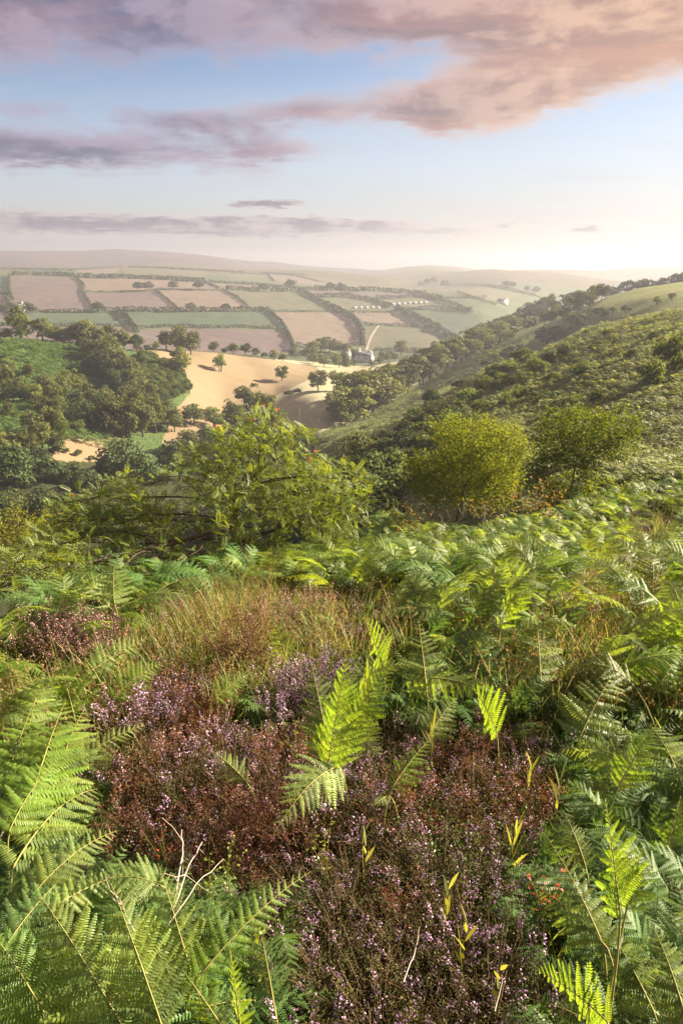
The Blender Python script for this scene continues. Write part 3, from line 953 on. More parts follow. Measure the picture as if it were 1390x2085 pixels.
# --- the shaded wood on the valley bottom
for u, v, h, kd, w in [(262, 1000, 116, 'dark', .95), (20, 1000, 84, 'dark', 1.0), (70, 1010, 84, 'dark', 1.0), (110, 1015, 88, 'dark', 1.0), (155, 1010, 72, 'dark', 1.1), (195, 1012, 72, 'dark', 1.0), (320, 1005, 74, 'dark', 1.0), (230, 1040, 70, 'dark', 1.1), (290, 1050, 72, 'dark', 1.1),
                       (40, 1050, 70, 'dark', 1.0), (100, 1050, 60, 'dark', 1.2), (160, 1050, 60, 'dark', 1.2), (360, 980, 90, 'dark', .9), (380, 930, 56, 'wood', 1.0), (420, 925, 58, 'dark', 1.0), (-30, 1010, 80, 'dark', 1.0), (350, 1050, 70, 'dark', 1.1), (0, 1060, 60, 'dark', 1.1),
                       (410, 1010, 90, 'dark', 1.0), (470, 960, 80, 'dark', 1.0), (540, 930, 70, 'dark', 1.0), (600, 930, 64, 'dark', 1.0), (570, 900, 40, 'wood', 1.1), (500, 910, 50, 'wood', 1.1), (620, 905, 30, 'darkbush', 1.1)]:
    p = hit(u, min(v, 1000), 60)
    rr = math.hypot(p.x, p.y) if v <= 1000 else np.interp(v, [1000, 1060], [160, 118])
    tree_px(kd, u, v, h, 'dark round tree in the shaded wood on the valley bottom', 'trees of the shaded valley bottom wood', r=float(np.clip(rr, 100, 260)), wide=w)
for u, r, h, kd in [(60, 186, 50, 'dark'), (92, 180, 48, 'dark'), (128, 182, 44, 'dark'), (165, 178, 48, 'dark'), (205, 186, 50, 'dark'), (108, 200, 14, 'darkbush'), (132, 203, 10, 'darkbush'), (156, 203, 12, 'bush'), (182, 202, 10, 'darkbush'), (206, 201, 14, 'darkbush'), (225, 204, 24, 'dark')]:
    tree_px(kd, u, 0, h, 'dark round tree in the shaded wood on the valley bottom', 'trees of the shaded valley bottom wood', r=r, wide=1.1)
side = np.array([tuple(at(rng.uniform(-480, -60), r_)) for r_ in np.concatenate([rng.uniform(110, 300, 90), rng.uniform(440, 480, 16)])])
scatter('woodland', side, np.stack([np.zeros(106), np.zeros(106), rng.uniform(0, 6.28, 106)], 1), rng.uniform(8, 14, 106), [KINDS['wood'][0][1], KINDS['dark'][0][1], KINDS['oak'][0][1]], 'wood continuing beyond the left edge of the valley', 'woodland')
# --- the gully below the near slope
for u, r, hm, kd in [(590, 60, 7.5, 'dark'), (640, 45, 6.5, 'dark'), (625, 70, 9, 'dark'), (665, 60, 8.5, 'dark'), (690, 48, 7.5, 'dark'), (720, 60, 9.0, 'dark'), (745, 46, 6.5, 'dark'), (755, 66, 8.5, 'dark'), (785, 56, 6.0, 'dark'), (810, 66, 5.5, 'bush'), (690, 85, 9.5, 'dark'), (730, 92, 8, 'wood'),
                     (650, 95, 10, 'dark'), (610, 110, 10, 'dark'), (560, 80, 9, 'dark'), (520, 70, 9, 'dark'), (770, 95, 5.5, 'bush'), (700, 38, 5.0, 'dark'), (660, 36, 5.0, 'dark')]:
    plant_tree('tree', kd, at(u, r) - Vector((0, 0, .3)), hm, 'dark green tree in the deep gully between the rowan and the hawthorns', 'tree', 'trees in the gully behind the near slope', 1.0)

TREE_GAIN = .92
# --- belt of trees between the bracken slope and the hay field
belt = [(712, 866, 92, 'oak'), (735, 856, 98, 'wood'), (758, 846, 104, 'wood'), (780, 838, 100, 'wood'), (748, 836, 84, 'wood'), (800, 826, 84, 'wood'), (818, 812, 84, 'beech'), (836, 802, 80, 'beech'), (852, 792, 78, 'beech'), (868, 784, 76, 'beech'), (884, 774, 72, 'beech'), (900, 766, 70, 'beech'),
        (915, 757, 66, 'beech'), (790, 812, 72, 'wood'), (930, 749, 66, 'wood'), (948, 738, 62, 'wood'), (966, 728, 58, 'wood'), (984, 719, 56, 'wood'), (1002, 710, 52, 'wood'), (1020, 702, 46, 'wood'), (938, 740, 50, 'oak'), (975, 726, 46, 'oak'), (694, 874, 54, 'oak')]
for n, (u, v, h, kd) in enumerate(belt):
    b = float(np.interp(u, [q[0] for q in BELT], [q[1] for q in BELT]))
    lab = 'largest rounded tree at the lower end of the belt beside the hay field' if n == 0 else ('slim stemmed beech in the middle of the belt below the bracken slope' if kd == 'beech' else 'dull brown tree in the belt between the bracken slope and the hay field')
    tree_px(kd, u, v, h, lab, None if n == 0 else ('slim beeches of the belt' if kd == 'beech' else 'brown trees of the belt'), r=b + (4 if n % 2 else -2), wide=1.45 if kd != 'beech' else 1.3)
# --- hazy wood on the shoulder behind, and the far row beyond the hay field
for u, r, h, kd in [(1062, 372, 29, 'wood'), (1084, 366, 33, 'wood'), (1106, 360, 36, 'wood'), (1128, 352, 39, 'wood'), (1150, 346, 40, 'wood'), (1172, 338, 39, 'oak'), (1188, 330, 36, 'oak'), (1096, 340, 30, 'wood'), (1120, 330, 30, 'wood'), (1145, 322, 32, 'wood'), (1168, 312, 32, 'oak'), (1050, 380, 26, 'wood')]:
    tree_px(kd, u, 0, h, 'hazy backlit tree in the wood on the shoulder of the hill', 'trees of the hazy shoulder wood', r=r, wide=.95)
for u, v, h, kd in [(948, 700, 34, 'oak'), (964, 692, 38, 'oak'), (984, 684, 40, 'wood'), (1002, 676, 40, 'oak'), (1020, 668, 40, 'wood'), (1038, 660, 40, 'wood'), (1056, 652, 40, 'wood'), (1076, 644, 40, 'wood'), (1094, 636, 40, 'wood')]:
    tree_px(kd, u, v, h, 'rounded tree in the row on the far side of the pale hay field', 'trees beyond the hay field', r=445 + (u - 948) * .25, wide=1.0)
for n, u in enumerate(range(1010, 1400, 22)):
    tree_px('round', u + (n % 3) * 4, 0, 24 + (n * 7) % 9, 'small wind clipped tree in the long row on the hazy ridge', 'trees on the hazy ridge behind the pasture', r=462 - (u - 1010) * .13, wide=1.15)

TREE_GAIN = 1.15
# --- bushes on the bracken hillside
for u, v, h, kd, lab, w in [
        (1112, 708, 42, 'darkbush', 'big dark bush on the skyline of the bracken hillside', 1.0),
        (1172, 664, 24, 'darkbush', 'wide dark bush on the crest above the big skyline bush', 1.5),
        (1222, 645, 16, 'darkbush', 'flat topped bush on the crest beside a smaller pair', 1.4),
        (1246, 640, 13, 'scrub', 'thin bush right of the flat topped crest bush', 1.4),
        (1272, 636, 12, 'darkbush', 'small round bush alone on the crest', 1.2),
        (1336, 620, 12, 'scrub', 'pale bush standing in the pasture behind the crest', 1.5),
        (1366, 612, 12, 'scrub', 'pale bush near the top of the pasture', 1.2),
        (1375, 768, 74, 'bush', 'large sunlit bush at the right edge of the hillside', .75),
        (1322, 800, 54, 'scrub', 'slender green sapling on the right hillside', .9),
        (1185, 770, 30, 'bush', 'pale bush high in the bracken below the crest', 1.3),
        (878, 838, 46, 'dark', 'dark pointed bush at the top of the gully scrub', .9),
        (742, 884, 18, 'darkbush', 'isolated round bush on the pale bracken strip', 1.2),
        (876, 808, 16, 'darkbush', 'round dark bush by the edge of the tree belt', 1.2),
        (935, 795, 24, 'darkbush', 'dark bush between the belt and the hillside scrub', .9),
        (905, 793, 9, 'darkbush', 'tiny bush below the slim beeches', 1.4),
        (918, 784, 9, 'darkbush', 'tiny bush beside the edge of the beech belt', 1.4)]:
    tree_px(kd, u, v, h, lab, None, wide=w, name='bush', cat='bush')
for u, v, h, kd in [(1000, 752, 34, 'bush'), (1020, 740, 30, 'bush'), (1045, 732, 28, 'bush'), (1000, 780, 34, 'scrub'), (985, 800, 32, 'bush'), (1015, 800, 40, 'bush'), (1040, 770, 36, 'bush'), (1065, 745, 34, 'bush'), (1070, 790, 32, 'scrub'), (1090, 770, 36, 'bush'), (1110, 750, 32, 'scrub'),
                    (1130, 790, 32, 'bush'), (1060, 820, 36, 'bush'), (1030, 835, 34, 'scrub'), (1095, 830, 34, 'bush'), (1150, 730, 26, 'bush'), (1210, 720, 24, 'bush'), (1240, 690, 20, 'bush'), (1280, 740, 26, 'scrub'), (1160, 840, 34, 'bush'), (1210, 830, 32, 'scrub'), (1330, 700, 20, 'bush'),
                    (1260, 860, 34, 'scrub'), (960, 830, 40, 'bush'), (1140, 690, 18, 'bush'), (1190, 690, 18, 'scrub'), (1290, 680, 16, 'bush'), (1180, 870, 34, 'bush'), (985, 850, 36, 'bush'), (1125, 860, 30, 'scrub')]:
    tree_px(kd, u, v, h, 'soft green bush half sunk in the bracken of the right hillside', 'bushes scattered in the hillside bracken', wide=1.1, name='bush', cat='bush')
for u, v, h, kd in [(860, 868, 44, 'bush'), (845, 886, 50, 'dark'), (890, 860, 46, 'dark'), (825, 905, 50, 'dark'), (870, 905, 54, 'bush'), (905, 880, 44, 'bush'), (925, 850, 38, 'bush'), (800, 925, 56, 'dark'), (840, 935, 60, 'dark'), (880, 930, 50, 'bush'), (785, 950, 60, 'dark'), (815, 970, 66, 'dark'), (855, 975, 56, 'bush'),
                    (770, 985, 66, 'dark'), (740, 960, 44, 'bush'), (800, 1010, 66, 'dark'), (835, 1015, 60, 'bush'), (760, 1030, 70, 'dark'), (730, 1000, 60, 'dark'), (710, 965, 40, 'bush'), (900, 920, 44, 'bush')]:
    tree_px(kd, u, v, h, 'dark scrub bush in the line running down the gully', 'scrub bushes down the gully', wide=1.1, name='bush', cat='bush')

# --- low gorse on the nose of the left hill
gp = []
while len(gp) < 420:
    u, v = rng.uniform(285, 392), rng.uniform(718, 818)
    if in_poly(u, v, [(280, 716), (330, 736), (378, 768), (388, 796), (350, 816), (305, 800), (285, 760)]):
        gp.append(hit(u, v, 100))
scatter('gorse_scrub', [tuple(p) for p in gp], np.stack([np.zeros(420), np.zeros(420), rng.uniform(0, 6.28, 420)], 1), rng.uniform(2.0, 3.6, 420), [KINDS['darkbush'][0][1], KINDS['bush'][0][1]], 'dense low gorse scrub covering the nose of the left hill', 'scrub')

# --- lone trees in the far fields
for u, v, h, lab in [(281, 592, 15, 'left of two round trees beside each other on a far field edge'), (303, 592, 16, 'right of two round trees beside each other on a far field edge'), (352, 590, 15, 'lone round tree in the far straw field'), (405, 590, 16, 'round tree at the far field edge before the hedge corner'),
                     (539, 594, 15, 'round tree in the gap of the dark hedge bank'), (591, 588, 17, 'taller lone tree behind the dark hedge bank'), (672, 592, 15, 'left tree of the pair above the thick hedge'), (693, 597, 19, 'right tree of the pair, hanging below the thick hedge line'),
                     (203, 636, 18, 'big round tree on the main cross hedge'), (389, 634, 15, 'thin tree rising from the main cross hedge'), (460, 634, 14, 'low double tree on the main cross hedge'), (855, 582, 8, 'leftmost tree of the clump on the hazy shoulder field'),
                     (868, 580, 11, 'middle tree of the clump on the hazy shoulder field'), (882, 578, 12, 'right tree of the clump on the hazy shoulder field'), (905, 586, 14, 'lone round tree beside the shoulder hedge'), (1030, 586, 12, 'left tree of two on the yellow ridge field'), (1042, 587, 11, 'right tree of two on the yellow ridge field'),
                     (1072, 594, 10, 'first hazy tree past the yellow ridge field'), (1090, 598, 12, 'second hazy tree past the yellow ridge field')]:
    tree_px('round', u, v, h, lab, None, wide=1.15)
# --- trees round the cottages
for u, v, h, kd in [(640, 722, 26, 'wood'), (655, 716, 30, 'wood'), (672, 712, 30, 'wood'), (690, 712, 26, 'wood'), (705, 716, 26, 'wood'), (722, 722, 22, 'wood'), (625, 730, 20, 'oak'), (600, 728, 18, 'wood'), (700, 735, 22, 'oak'), (680, 742, 24, 'lime'), (660, 756, 26, 'oak'), (640, 752, 22, 'wood'), (705, 765, 22, 'wood'),
                    (750, 722, 16, 'wood'), (775, 722, 18, 'wood'), (790, 720, 14, 'wood'), (812, 716, 28, 'wood'), (770, 748, 16, 'oak'), (785, 742, 18, 'lime'), (800, 738, 14, 'wood'), (755, 752, 14, 'wood'), (690, 756, 24, 'oak'), (720, 750, 14, 'oak'), (840, 720, 12, 'wood'), (875, 705, 16, 'wood'), (895, 700, 16, 'wood')]:
    tree_px(kd, u, v, h, 'hazy tree round the white cottages in the valley', 'trees round the valley cottages', r=float(np.clip(440 + (760 - v) * 2.2, 430, 560)), wide=1.15)

# ------------------------------------------------------------------ hedges of the far fields
def hedge(line, hgt, label, fat=1.0, lo=430, bushy=.18):
    hgt *= .62
    pts = []
    for (u1, v1), (u2, v2) in zip(line[:-1], line[1:]):
        n = max(2, int(math.hypot(u2 - u1, v2 - v1) / 4))
        for i in range(n):
            t = i / n
            pts.append(hit(u1 + (u2 - u1) * t, v1 + (v2 - v1) * t, lo))
    pts.append(hit(*line[-1], lo))
    # drop points that slipped over an edge
    P = [pts[0]]
    for p in pts[1:]:
        d = (p - P[-1]).length
        if d > .5:
            P.append(p)
    P = np.array([tuple(p) for p in P])
    seg = np.linalg.norm(np.diff(P, axis=0), axis=1)
    s = np.concatenate([[0], np.cumsum(seg)])
    n = int(np.clip(s[-1] * 9.0 * fat, 200, 6000))
    t = rng.uniform(0, s[-1], n)
    base = np.stack([np.interp(t, s, P[:, i]) for i in range(3)], 1)
    base[:, 2] = ground_z(base[:, 0], base[:, 1])
    hh = hgt * (1 + bushy * vnoise(t / 9, t * 0 + 3, int(s[-1])) + .15 * vnoise(t / 3, t * 0, 9))
    ang = rng.uniform(0, math.pi, n)
    tang = np.stack([np.interp(t, s[:-1], np.diff(P[:, i]) / (seg + 1e-6)) for i in range(2)], 1)
    tang /= np.linalg.norm(tang, axis=1, keepdims=True) + 1e-6
    nor = np.stack([-tang[:, 1], tang[:, 0]], 1)
    off = np.cos(ang) * hgt * .42
    up = np.sin(ang) ** .6 * hh
    up = np.where(rng.uniform(size=n) < .35, rng.uniform(0, 1, n) * up, up)
    C = base.copy()
    C[:, :2] += nor * off[:, None]
    C[:, 2] += up
    N = np.concatenate([nor * np.cos(ang)[:, None], np.sin(ang)[:, None]], 1) + rng.normal(0, .4, (n, 3))
    g = Geo()
    o0 = base.mean(0)
    cards(g, C - o0, N, rng.uniform(.7, 1.3, n) * hgt * .34 + .12, .9)
    o = obj('hedge', g.mesh('hedge', M['hedge_leaf']))
    o.location = o0
    tag(o, label, 'hedge', 'hedges of the far fields')


HEDGES = [
    ([(24, 561), (60, 560)], 8, 'short dark hedge end left of the gap above the broad brown field'),
    ([(66, 561), (112, 561), (152, 564)], 8, 'thick dark hedge above the broad brown field'),
    ([(158, 566), (250, 567), (330, 570), (416, 575)], 9, 'long thick dark hedge above the straw fields'),
    ([(0, 548), (150, 551), (250, 545)], 5, 'thin dark hedge line just under the moor'),
    ([(262, 545), (330, 547), (410, 551), (498, 556)], 6, 'long upper hedge below the moor, sloping right'),
    ([(20, 563), (19, 590), (26, 612)], 6, 'upright hedge down the left side of the broad brown field'),
    ([(14, 610), (30, 640), (48, 672)], 6, 'hedge running down past the white farmhouse'),
    ([(153, 565), (172, 582), (169, 597), (190, 632)], 5, 'winding hedge between the broad brown field and the straw fields'),
    ([(174, 595), (250, 596), (316, 592)], 3, 'low hedge under the two round trees'),
    ([(316, 592), (340, 611), (362, 630)], 4, 'slanting hedge between the mauve field and the pinkish field'),
    ([(320, 590), (450, 592)], 3, 'low straight hedge under the pair of lone trees'),
    ([(416, 574), (446, 589)], 4, 'short slanting hedge at the end of the straw field'),
    ([(452, 591), (482, 606), (506, 627)], 4, 'slanting hedge left of the grey green field'),
    ([(36, 636), (120, 637), (200, 637)], 5, 'hedge along the top of the left green crop field'),
    ([(200, 637), (250, 635), (350, 636), (440, 635), (543, 634)], 7, 'bushy main hedge crossing the middle of the hillside'),
    ([(545, 634), (575, 662), (590, 690), (600, 718)], 6, 'curving hedge between the bare field and the rounded straw field'),
    ([(60, 667), (130, 664), (260, 665)], 4, 'hedge along the foot of the left green crop field'),
    ([(240, 636), (262, 654), (280, 678)], 7, 'thick slanting hedge between the two green crop fields'),
    ([(280, 670), (340, 666), (410, 668), (480, 667), (568, 671)], 4, 'hedge along the foot of the long green crop field'),
    ([(0, 664), (36, 663)], 4, 'short hedge at the left end of the hillside'),
    ([(0, 600), (20, 600)], 4, 'short hedge below the corner of green field'),
    ([(425, 575), (510, 580), (640, 590)], 5, 'thin dark hedge running right from the thick hedge end'),
    ([(640, 590), (700, 591), (780, 594), (850, 600), (898, 610)], 8, 'thick hedge on the skyline of the middle hillside'),
    ([(460, 590), (530, 592)], 7, 'dark hedge bank left of the gap tree'),
    ([(552, 593), (614, 594), (640, 610), (668, 624)], 7, 'dark hedge bank right of the gap tree, turning downhill'),
    ([(668, 624), (700, 640), (722, 655), (737, 678), (738, 705)], 8, 'thick bushy hedge round the rounded straw field'),
    ([(548, 635), (650, 636), (790, 637)], 3, 'thin hedge along the top of the rounded straw field'),
    ([(642, 606), (700, 604), (756, 613), (800, 628)], 7, 'bushy hedge above the lower row of white sheds'),
    ([(762, 609), (858, 605), (900, 614), (960, 636)], 6, 'hedge above the upper row of white sheds'),
    ([(740, 662), (780, 663), (850, 666)], 4, 'low hedge crossed by the lane'),
    ([(806, 632), (850, 652), (900, 678), (930, 698)], 9, 'broad hazy hedge down the right part of the hillside'),
    ([(800, 633), (880, 630), (960, 634)], 6, 'hazy cross hedge right of the white sheds'),
    ([(602, 706), (690, 712)], 5, 'hedge at the foot of the rounded straw field'),
    ([(760, 714), (900, 716)], 4, 'hedge at the foot of the pale field'),
    ([(866, 609), (990, 607)], 4, 'hazy hedge on the shoulder below the rounded field'),
    ([(912, 580), (985, 582), (1050, 596), (1098, 606)], 4, 'hedge curving over the hazy shoulder'),
    ([(980, 580), (1020, 584), (1090, 603)], 4, 'upper hedge of the yellow ridge field'),
    ([(930, 596), (960, 606), (1010, 622)], 4, 'faint slanting hedge on the shoulder'),
    ([(470, 557), (545, 560), (558, 573)], 4, 'hedge round the pale top field'),
    ([(545, 558), (600, 562), (660, 577)], 4, 'hedge along the yellowish far field'),
    ([(530, 556), (620, 560)], 4, 'thin hedge near the far skyline right of the moor'),
]
for a in HEDGES:
    hedge(*a)

# ------------------------------------------------------------------ far buildings and the lane
M['white_wall'] = plain_mat('white render', (.78, .76, .72), (.70, .68, .64), .5, .7)
M['slate'] = plain_mat('slate roof', (.12, .12, .13), (.18, .17, .18), .8, .6)
M['shed_wall'] = plain_mat('weathered white boards', (.42, .41, .40), (.50, .49, .47), .5, .7)
M['dark_glass'] = plain_mat('dark window', (.03, .035, .045), (.05, .055, .06), 1, .15, 0, .5)
M['shed_roof'] = plain_mat('pale sheet roof', (.34, .34, .34), (.40, .40, .40), .5, .5)


def house(name, loc, rotz, L, W, H, label, cat='cottage', group=None, roof='slate', windows=3, chimney=True):
    t = thing(name, label, cat, loc, rotz, 1.0, group)
    g = Geo(); g.box((0, 0, H / 2 - .5), (L, W, H + 1)); 
    g.add([[-L / 2, -W / 2, H], [-L / 2, W / 2, H], [-L / 2, 0, H + W * .42], [L / 2, -W / 2, H], [L / 2, W / 2, H], [L / 2, 0, H + W * .42]], [[0, 1, 2], [3, 5, 4]])
    obj('wall', g.mesh('wall', M['white_wall' if windows else 'shed_wall']), t)
    g = Geo()
    e, th = .35, .18
    for s in (-1, 1):
        lo = np.array([0, s * (W / 2 + e), H - e * .84])
        hi = np.array([0, 0, H + W * .42])
        v = []
        for x in (-L / 2 - e, L / 2 + e):
            for p in (lo, hi):
                for dz in (.03, th):
                    v.append([x, p[1], p[2] + dz])
        g.add(v, [[0, 1, 3, 2], [4, 6, 7, 5], [0, 4, 5, 1], [2, 3, 7, 6], [0, 2, 6, 4], [1, 5, 7, 3]])
    rf = obj('roof', g.mesh('roof', M[roof]), t)
    if chimney:
        g = Geo(); g.box((L * .38, 0, H + W * .42 + .4), (.8, .8, 1.8))
        obj('chimney', g.mesh('chimney', M['white_wall']), rf)
    if windows:
        g = Geo(); g.box((0, 0, 0), (1.1, .12, 1.2)); wm = g.mesh('window', M['dark_glass'])
        for s in (-1, 1):
            for i in range(windows):
                o = obj('window', wm, t)
                o.location = ((i - (windows - 1) / 2) * L / windows, s * (W / 2 + .03), H * .62)
    return t


p = hit(38, 634, 430)
house('farmhouse', p, .2, 11, 6, 4.4, 'white farmhouse among trees at the left of the far hillside')
for u, v, h, kd, lab in [(58, 637, 17, 'round', 'dark round tree right of the white farmhouse'), (22, 636, 14, 'round', 'dark tree left of the white farmhouse'), (8, 640, 16, 'round', 'dark tree at the left edge beyond the farmhouse'), (40, 628, 10, 'round', 'low tree behind the white farmhouse'), (68, 638, 12, 'round', 'smaller tree right of the farmhouse tree')]:
    tree_px(kd, u, v, h, lab, None, wide=1.2)
for u, v, L, rz, lab in [(738, 740, 13, .1, 'longest white cottage among the valley trees'), (724, 738, 7, .5, 'small white cottage left of the longest one'), (748, 742, 6, -.4, 'small white cottage right of the longest one'), (704, 741, 6, .3, 'grey white cottage half hidden by valley trees')]:
    p = at(u, 515 + (742 - v) * 4)
    house('cottage', p + Vector((0, 0, 0.6)), rz, L, 5, 4, lab)
p = hit(1022, 620, 430)
house('farmhouse', p, .2, 12, 6, 4, 'pale hazy farmhouse on the far shoulder')
for i in range(7):
    p = hit(800 + i * 11, 621 - i * .6, 430)
    house('shed', p, .05, 3.4, 2.2, 1.0, 'low white shed in the upper row on the far field', 'shed', 'white sheds of the upper row', 'shed_roof', 0, False)
for i in range(5):
    p = hit(722 + i * 12, 628.5, 430)
    house('shed', p, .05, 3.4, 2.2, 1.0, 'low white shed in the lower row beside the bushy hedge', 'shed', 'white sheds of the lower row', 'shed_roof', 0, False)
lane = [hit(u, v, 430) for u, v in [(746, 714), (750, 700), (756, 685), (764, 672), (772, 662)]]
LP = np.array([tuple(q) for q in lane])
tt = np.linspace(0, 1, 30)
LP = np.stack([np.interp(tt, np.linspace(0, 1, 5), LP[:, i]) for i in range(3)], 1)
T = np.gradient(LP, axis=0)[:, :2]
T /= np.linalg.norm(T, axis=1, keepdims=True)
Ls = LP.copy(); Rs = LP.copy()
Ls[:, :2] += np.stack([-T[:, 1], T[:, 0]], 1) * 1.1
Rs[:, :2] -= np.stack([-T[:, 1], T[:, 0]], 1) * 1.1
Ls[:, 2] = ground_z(Ls[:, 0], Ls[:, 1]) + .25
Rs[:, 2] = ground_z(Rs[:, 0], Rs[:, 1]) + .25
g = Geo()
g.add(np.concatenate([Ls, Rs]), [[i, i + 30, i + 31, i + 1] for i in range(29)])
structure('lane', g.mesh('lane', M['lane']), 'pale lane climbing between the far fields')

# ------------------------------------------------------------------ bracken: a frond is a stalk and a blade of many feathered side leaves
M['frond'] = leaf_mat('bracken', (.145, .232, .038), (.205, .285, .050), .50, (1.85, 1.65, .5), .5, .36, .34, (.165, .215, .080))
M['frond_lime'] = leaf_mat('young bracken', (.135, .235, .036), (.185, .280, .044), .52, (1.9, 1.65, .5), .5, .3, .20)
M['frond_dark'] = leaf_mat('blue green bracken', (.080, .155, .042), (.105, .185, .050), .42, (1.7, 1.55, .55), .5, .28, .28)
M['frond_brown'] = leaf_mat('dead bracken', (.21, .12, .06), (.28, .17, .08), .25, (1.3, 1., .6), .7, .15, .3)
M['stalk'] = plain_mat('frond stalk', (.20, .22, .05), (.26, .22, .07), 20, .5)
M['heather_stem'] = leaf_mat('heather twigs', (.085, .052, .036), (.160, .095, .065), .05, None, .8, .1, .3)
M['heather_leaf'] = leaf_mat('heather leaves', (.060, .085, .026), (.105, .105, .034), .25, (1.6, 1.2, .6), .6, .2, .3)
M['heather_rust'] = leaf_mat('rusty heather leaves', (.26, .105, .060), (.19, .130, .055), .28, (1.6, 1., .5), .6, .2, .3)
M['heather_flower'] = leaf_mat('heather flowers', (.46, .29, .47), (.66, .50, .66), .3, (1.1, .9, 1.1), .6, .2, .2)
M['heather_pink'] = leaf_mat('fading heather flowers', (.52, .29, .32), (.64, .42, .42), .3, (1.1, .9, 1.), .6, .2, .2)
M['grass'] = leaf_mat('grass', (.21, .24, .08), (.33, .30, .15), .4, (1.4, 1.3, .7), .6, .15, .25)
M['grass_green'] = leaf_mat('green grass', (.075, .130, .030), (.130, .175, .042), .4, (1.6, 1.5, .5), .55, .2, .25)
M['rush'] = leaf_mat('rush', (.15, .18, .055), (.25, .21, .085), .3, (1.4, 1.2, .6), .5, .3, .25)
M['seed'] = leaf_mat('seed heads', (.17, .10, .05), (.24, .15, .08), .2, None, .7, .1, .2)
M['rowan_leaf'] = leaf_mat('rowan leaves', (.095, .145, .042), (.175, .215, .046), .45, (1.75, 1.5, .45), .5, .3, .15)
M['berry'] = plain_mat('rowan berries', (.45, .035, .015), (.55, .08, .02), 30, .3, 0, .5)
M['haw_leaf'] = leaf_mat('hawthorn leaves', (.088, .128, .024), (.165, .200, .034), .40, (1.9, 1.6, .45), .75, .06, .12)
M['haw_dark'] = leaf_mat('dark hawthorn leaves', (.060, .100, .018), (.125, .160, .026), .42, (1.9, 1.6, .45), .75, .06, .12)
M['sapling_leaf'] = leaf_mat('turning leaves', (.11, .13, .035), (.19, .115, .05), .4, (1.6, 1.2, .5), .7, .08, .15)
M['yellow_leaf'] = leaf_mat('yellow green leaves', (.125, .15, .014), (.19, .20, .020), .45, (1.9, 1.5, .4), .5, .3, .15)
M['twig'] = plain_mat('dead twig', (.33, .27, .23), (.46, .38, .33), 40, .8)
M['bilberry'] = leaf_mat('bilberry leaves', (.15, .22, .03), (.24, .28, .03), .4, (1.6, 1.4, .4), .4, .4, .2)
M['bilberry_low'] = leaf_mat('low bilberry leaves', (.050, .095, .022), (.085, .130, .030), .3, (1.6, 1.4, .4), .5, .3, .2)
M['shoot'] = leaf_mat('grass shoot', (.15, .20, .05), (.22, .24, .08), .45, (1.6, 1.4, .4), .4, .4, .2)
M['red_leaf'] = leaf_mat('red leaves', (.36, .045, .02), (.45, .10, .03), .35, (1.4, 1., .5), .5, .3, .2)


def pinna_arrays(seed, n=15, droop=.10, fine=True, wid=.165):
    """one side leaf of a frond: unit length along x, feathered with small lobes on both sides"""
    r = np.random.default_rng(seed)
    V, F = [], []

    def zz(x, y):
        return -droop * x * x - .35 * abs(y) * .6

    for i in range(n):
        x = (i + .55) / n * .97
        l = wid * (1 - x) ** .62 * min(1, .62 + x * 3) + .012
        w = .40 / n * (.92 if fine else .95)
        for s in (-1, 1):
            ll = l * r.uniform(.9, 1.06)
            fw = .26 * ll                                        # lobes lean a little towards the tip
            tz = r.normal(0, .012)
            b = len(V)
            if fine:
                V += [[x - w, 0, zz(x, 0)], [x + w, 0, zz(x, 0)],
                      [x - w * .85 + fw * .5, s * ll * .55, zz(x, ll * .45) + .012], [x + w * .9 + fw * .5, s * ll * .55, zz(x, ll * .45) + .012 + tz],
                      [x - w * .25 + fw, s * ll, zz(x, ll) - .012], [x + w * .35 + fw, s * ll * .98, zz(x, ll) - .012]]
                F += [[b, b + 1, b + 3, b + 2], [b + 2, b + 3, b + 5, b + 4]]
            else:
                V += [[x - w, 0, zz(x, 0)], [x + w, 0, zz(x, 0)], [x + w * .5 + fw, s * ll, zz(x, ll)], [x - w * .4 + fw, s * ll, zz(x, ll)]]
                F += [[b, b + 1, b + 2, b + 3]]
    # midrib
    for i in range(4):
        x0, x1 = i / 4, (i + 1) / 4
        h0, h1 = .010 * (1 - x0) + .002, .010 * (1 - x1) + .002
        b = len(V)
        V += [[x0, -h0, zz(x0, 0) + .004], [x0, h0, zz(x0, 0) + .004], [x1, h1, zz(x1, 0) + .004], [x1, -h1, zz(x1, 0) + .004]]
        F += [[b, b + 1, b + 2, b + 3]]
    return np.array(V, float), np.array(F, int)


PINNA = [pinna_arrays(200 + i, 16, .04 + .05 * i) for i in range(4)]
PINNA_LOW = [pinna_arrays(220 + i, 10, .05 + .06 * i, False, .18) for i in range(3)]


def curve(P, n):
    """smooth curve through a few points (Bezier of their degree)"""
    P = np.asarray(P, float)
    t = np.linspace(0, 1, n)[:, None]
    d = len(P) - 1
    return sum(math.comb(d, i) * t ** i * (1 - t) ** (d - i) * P[i] for i in range(d + 1))


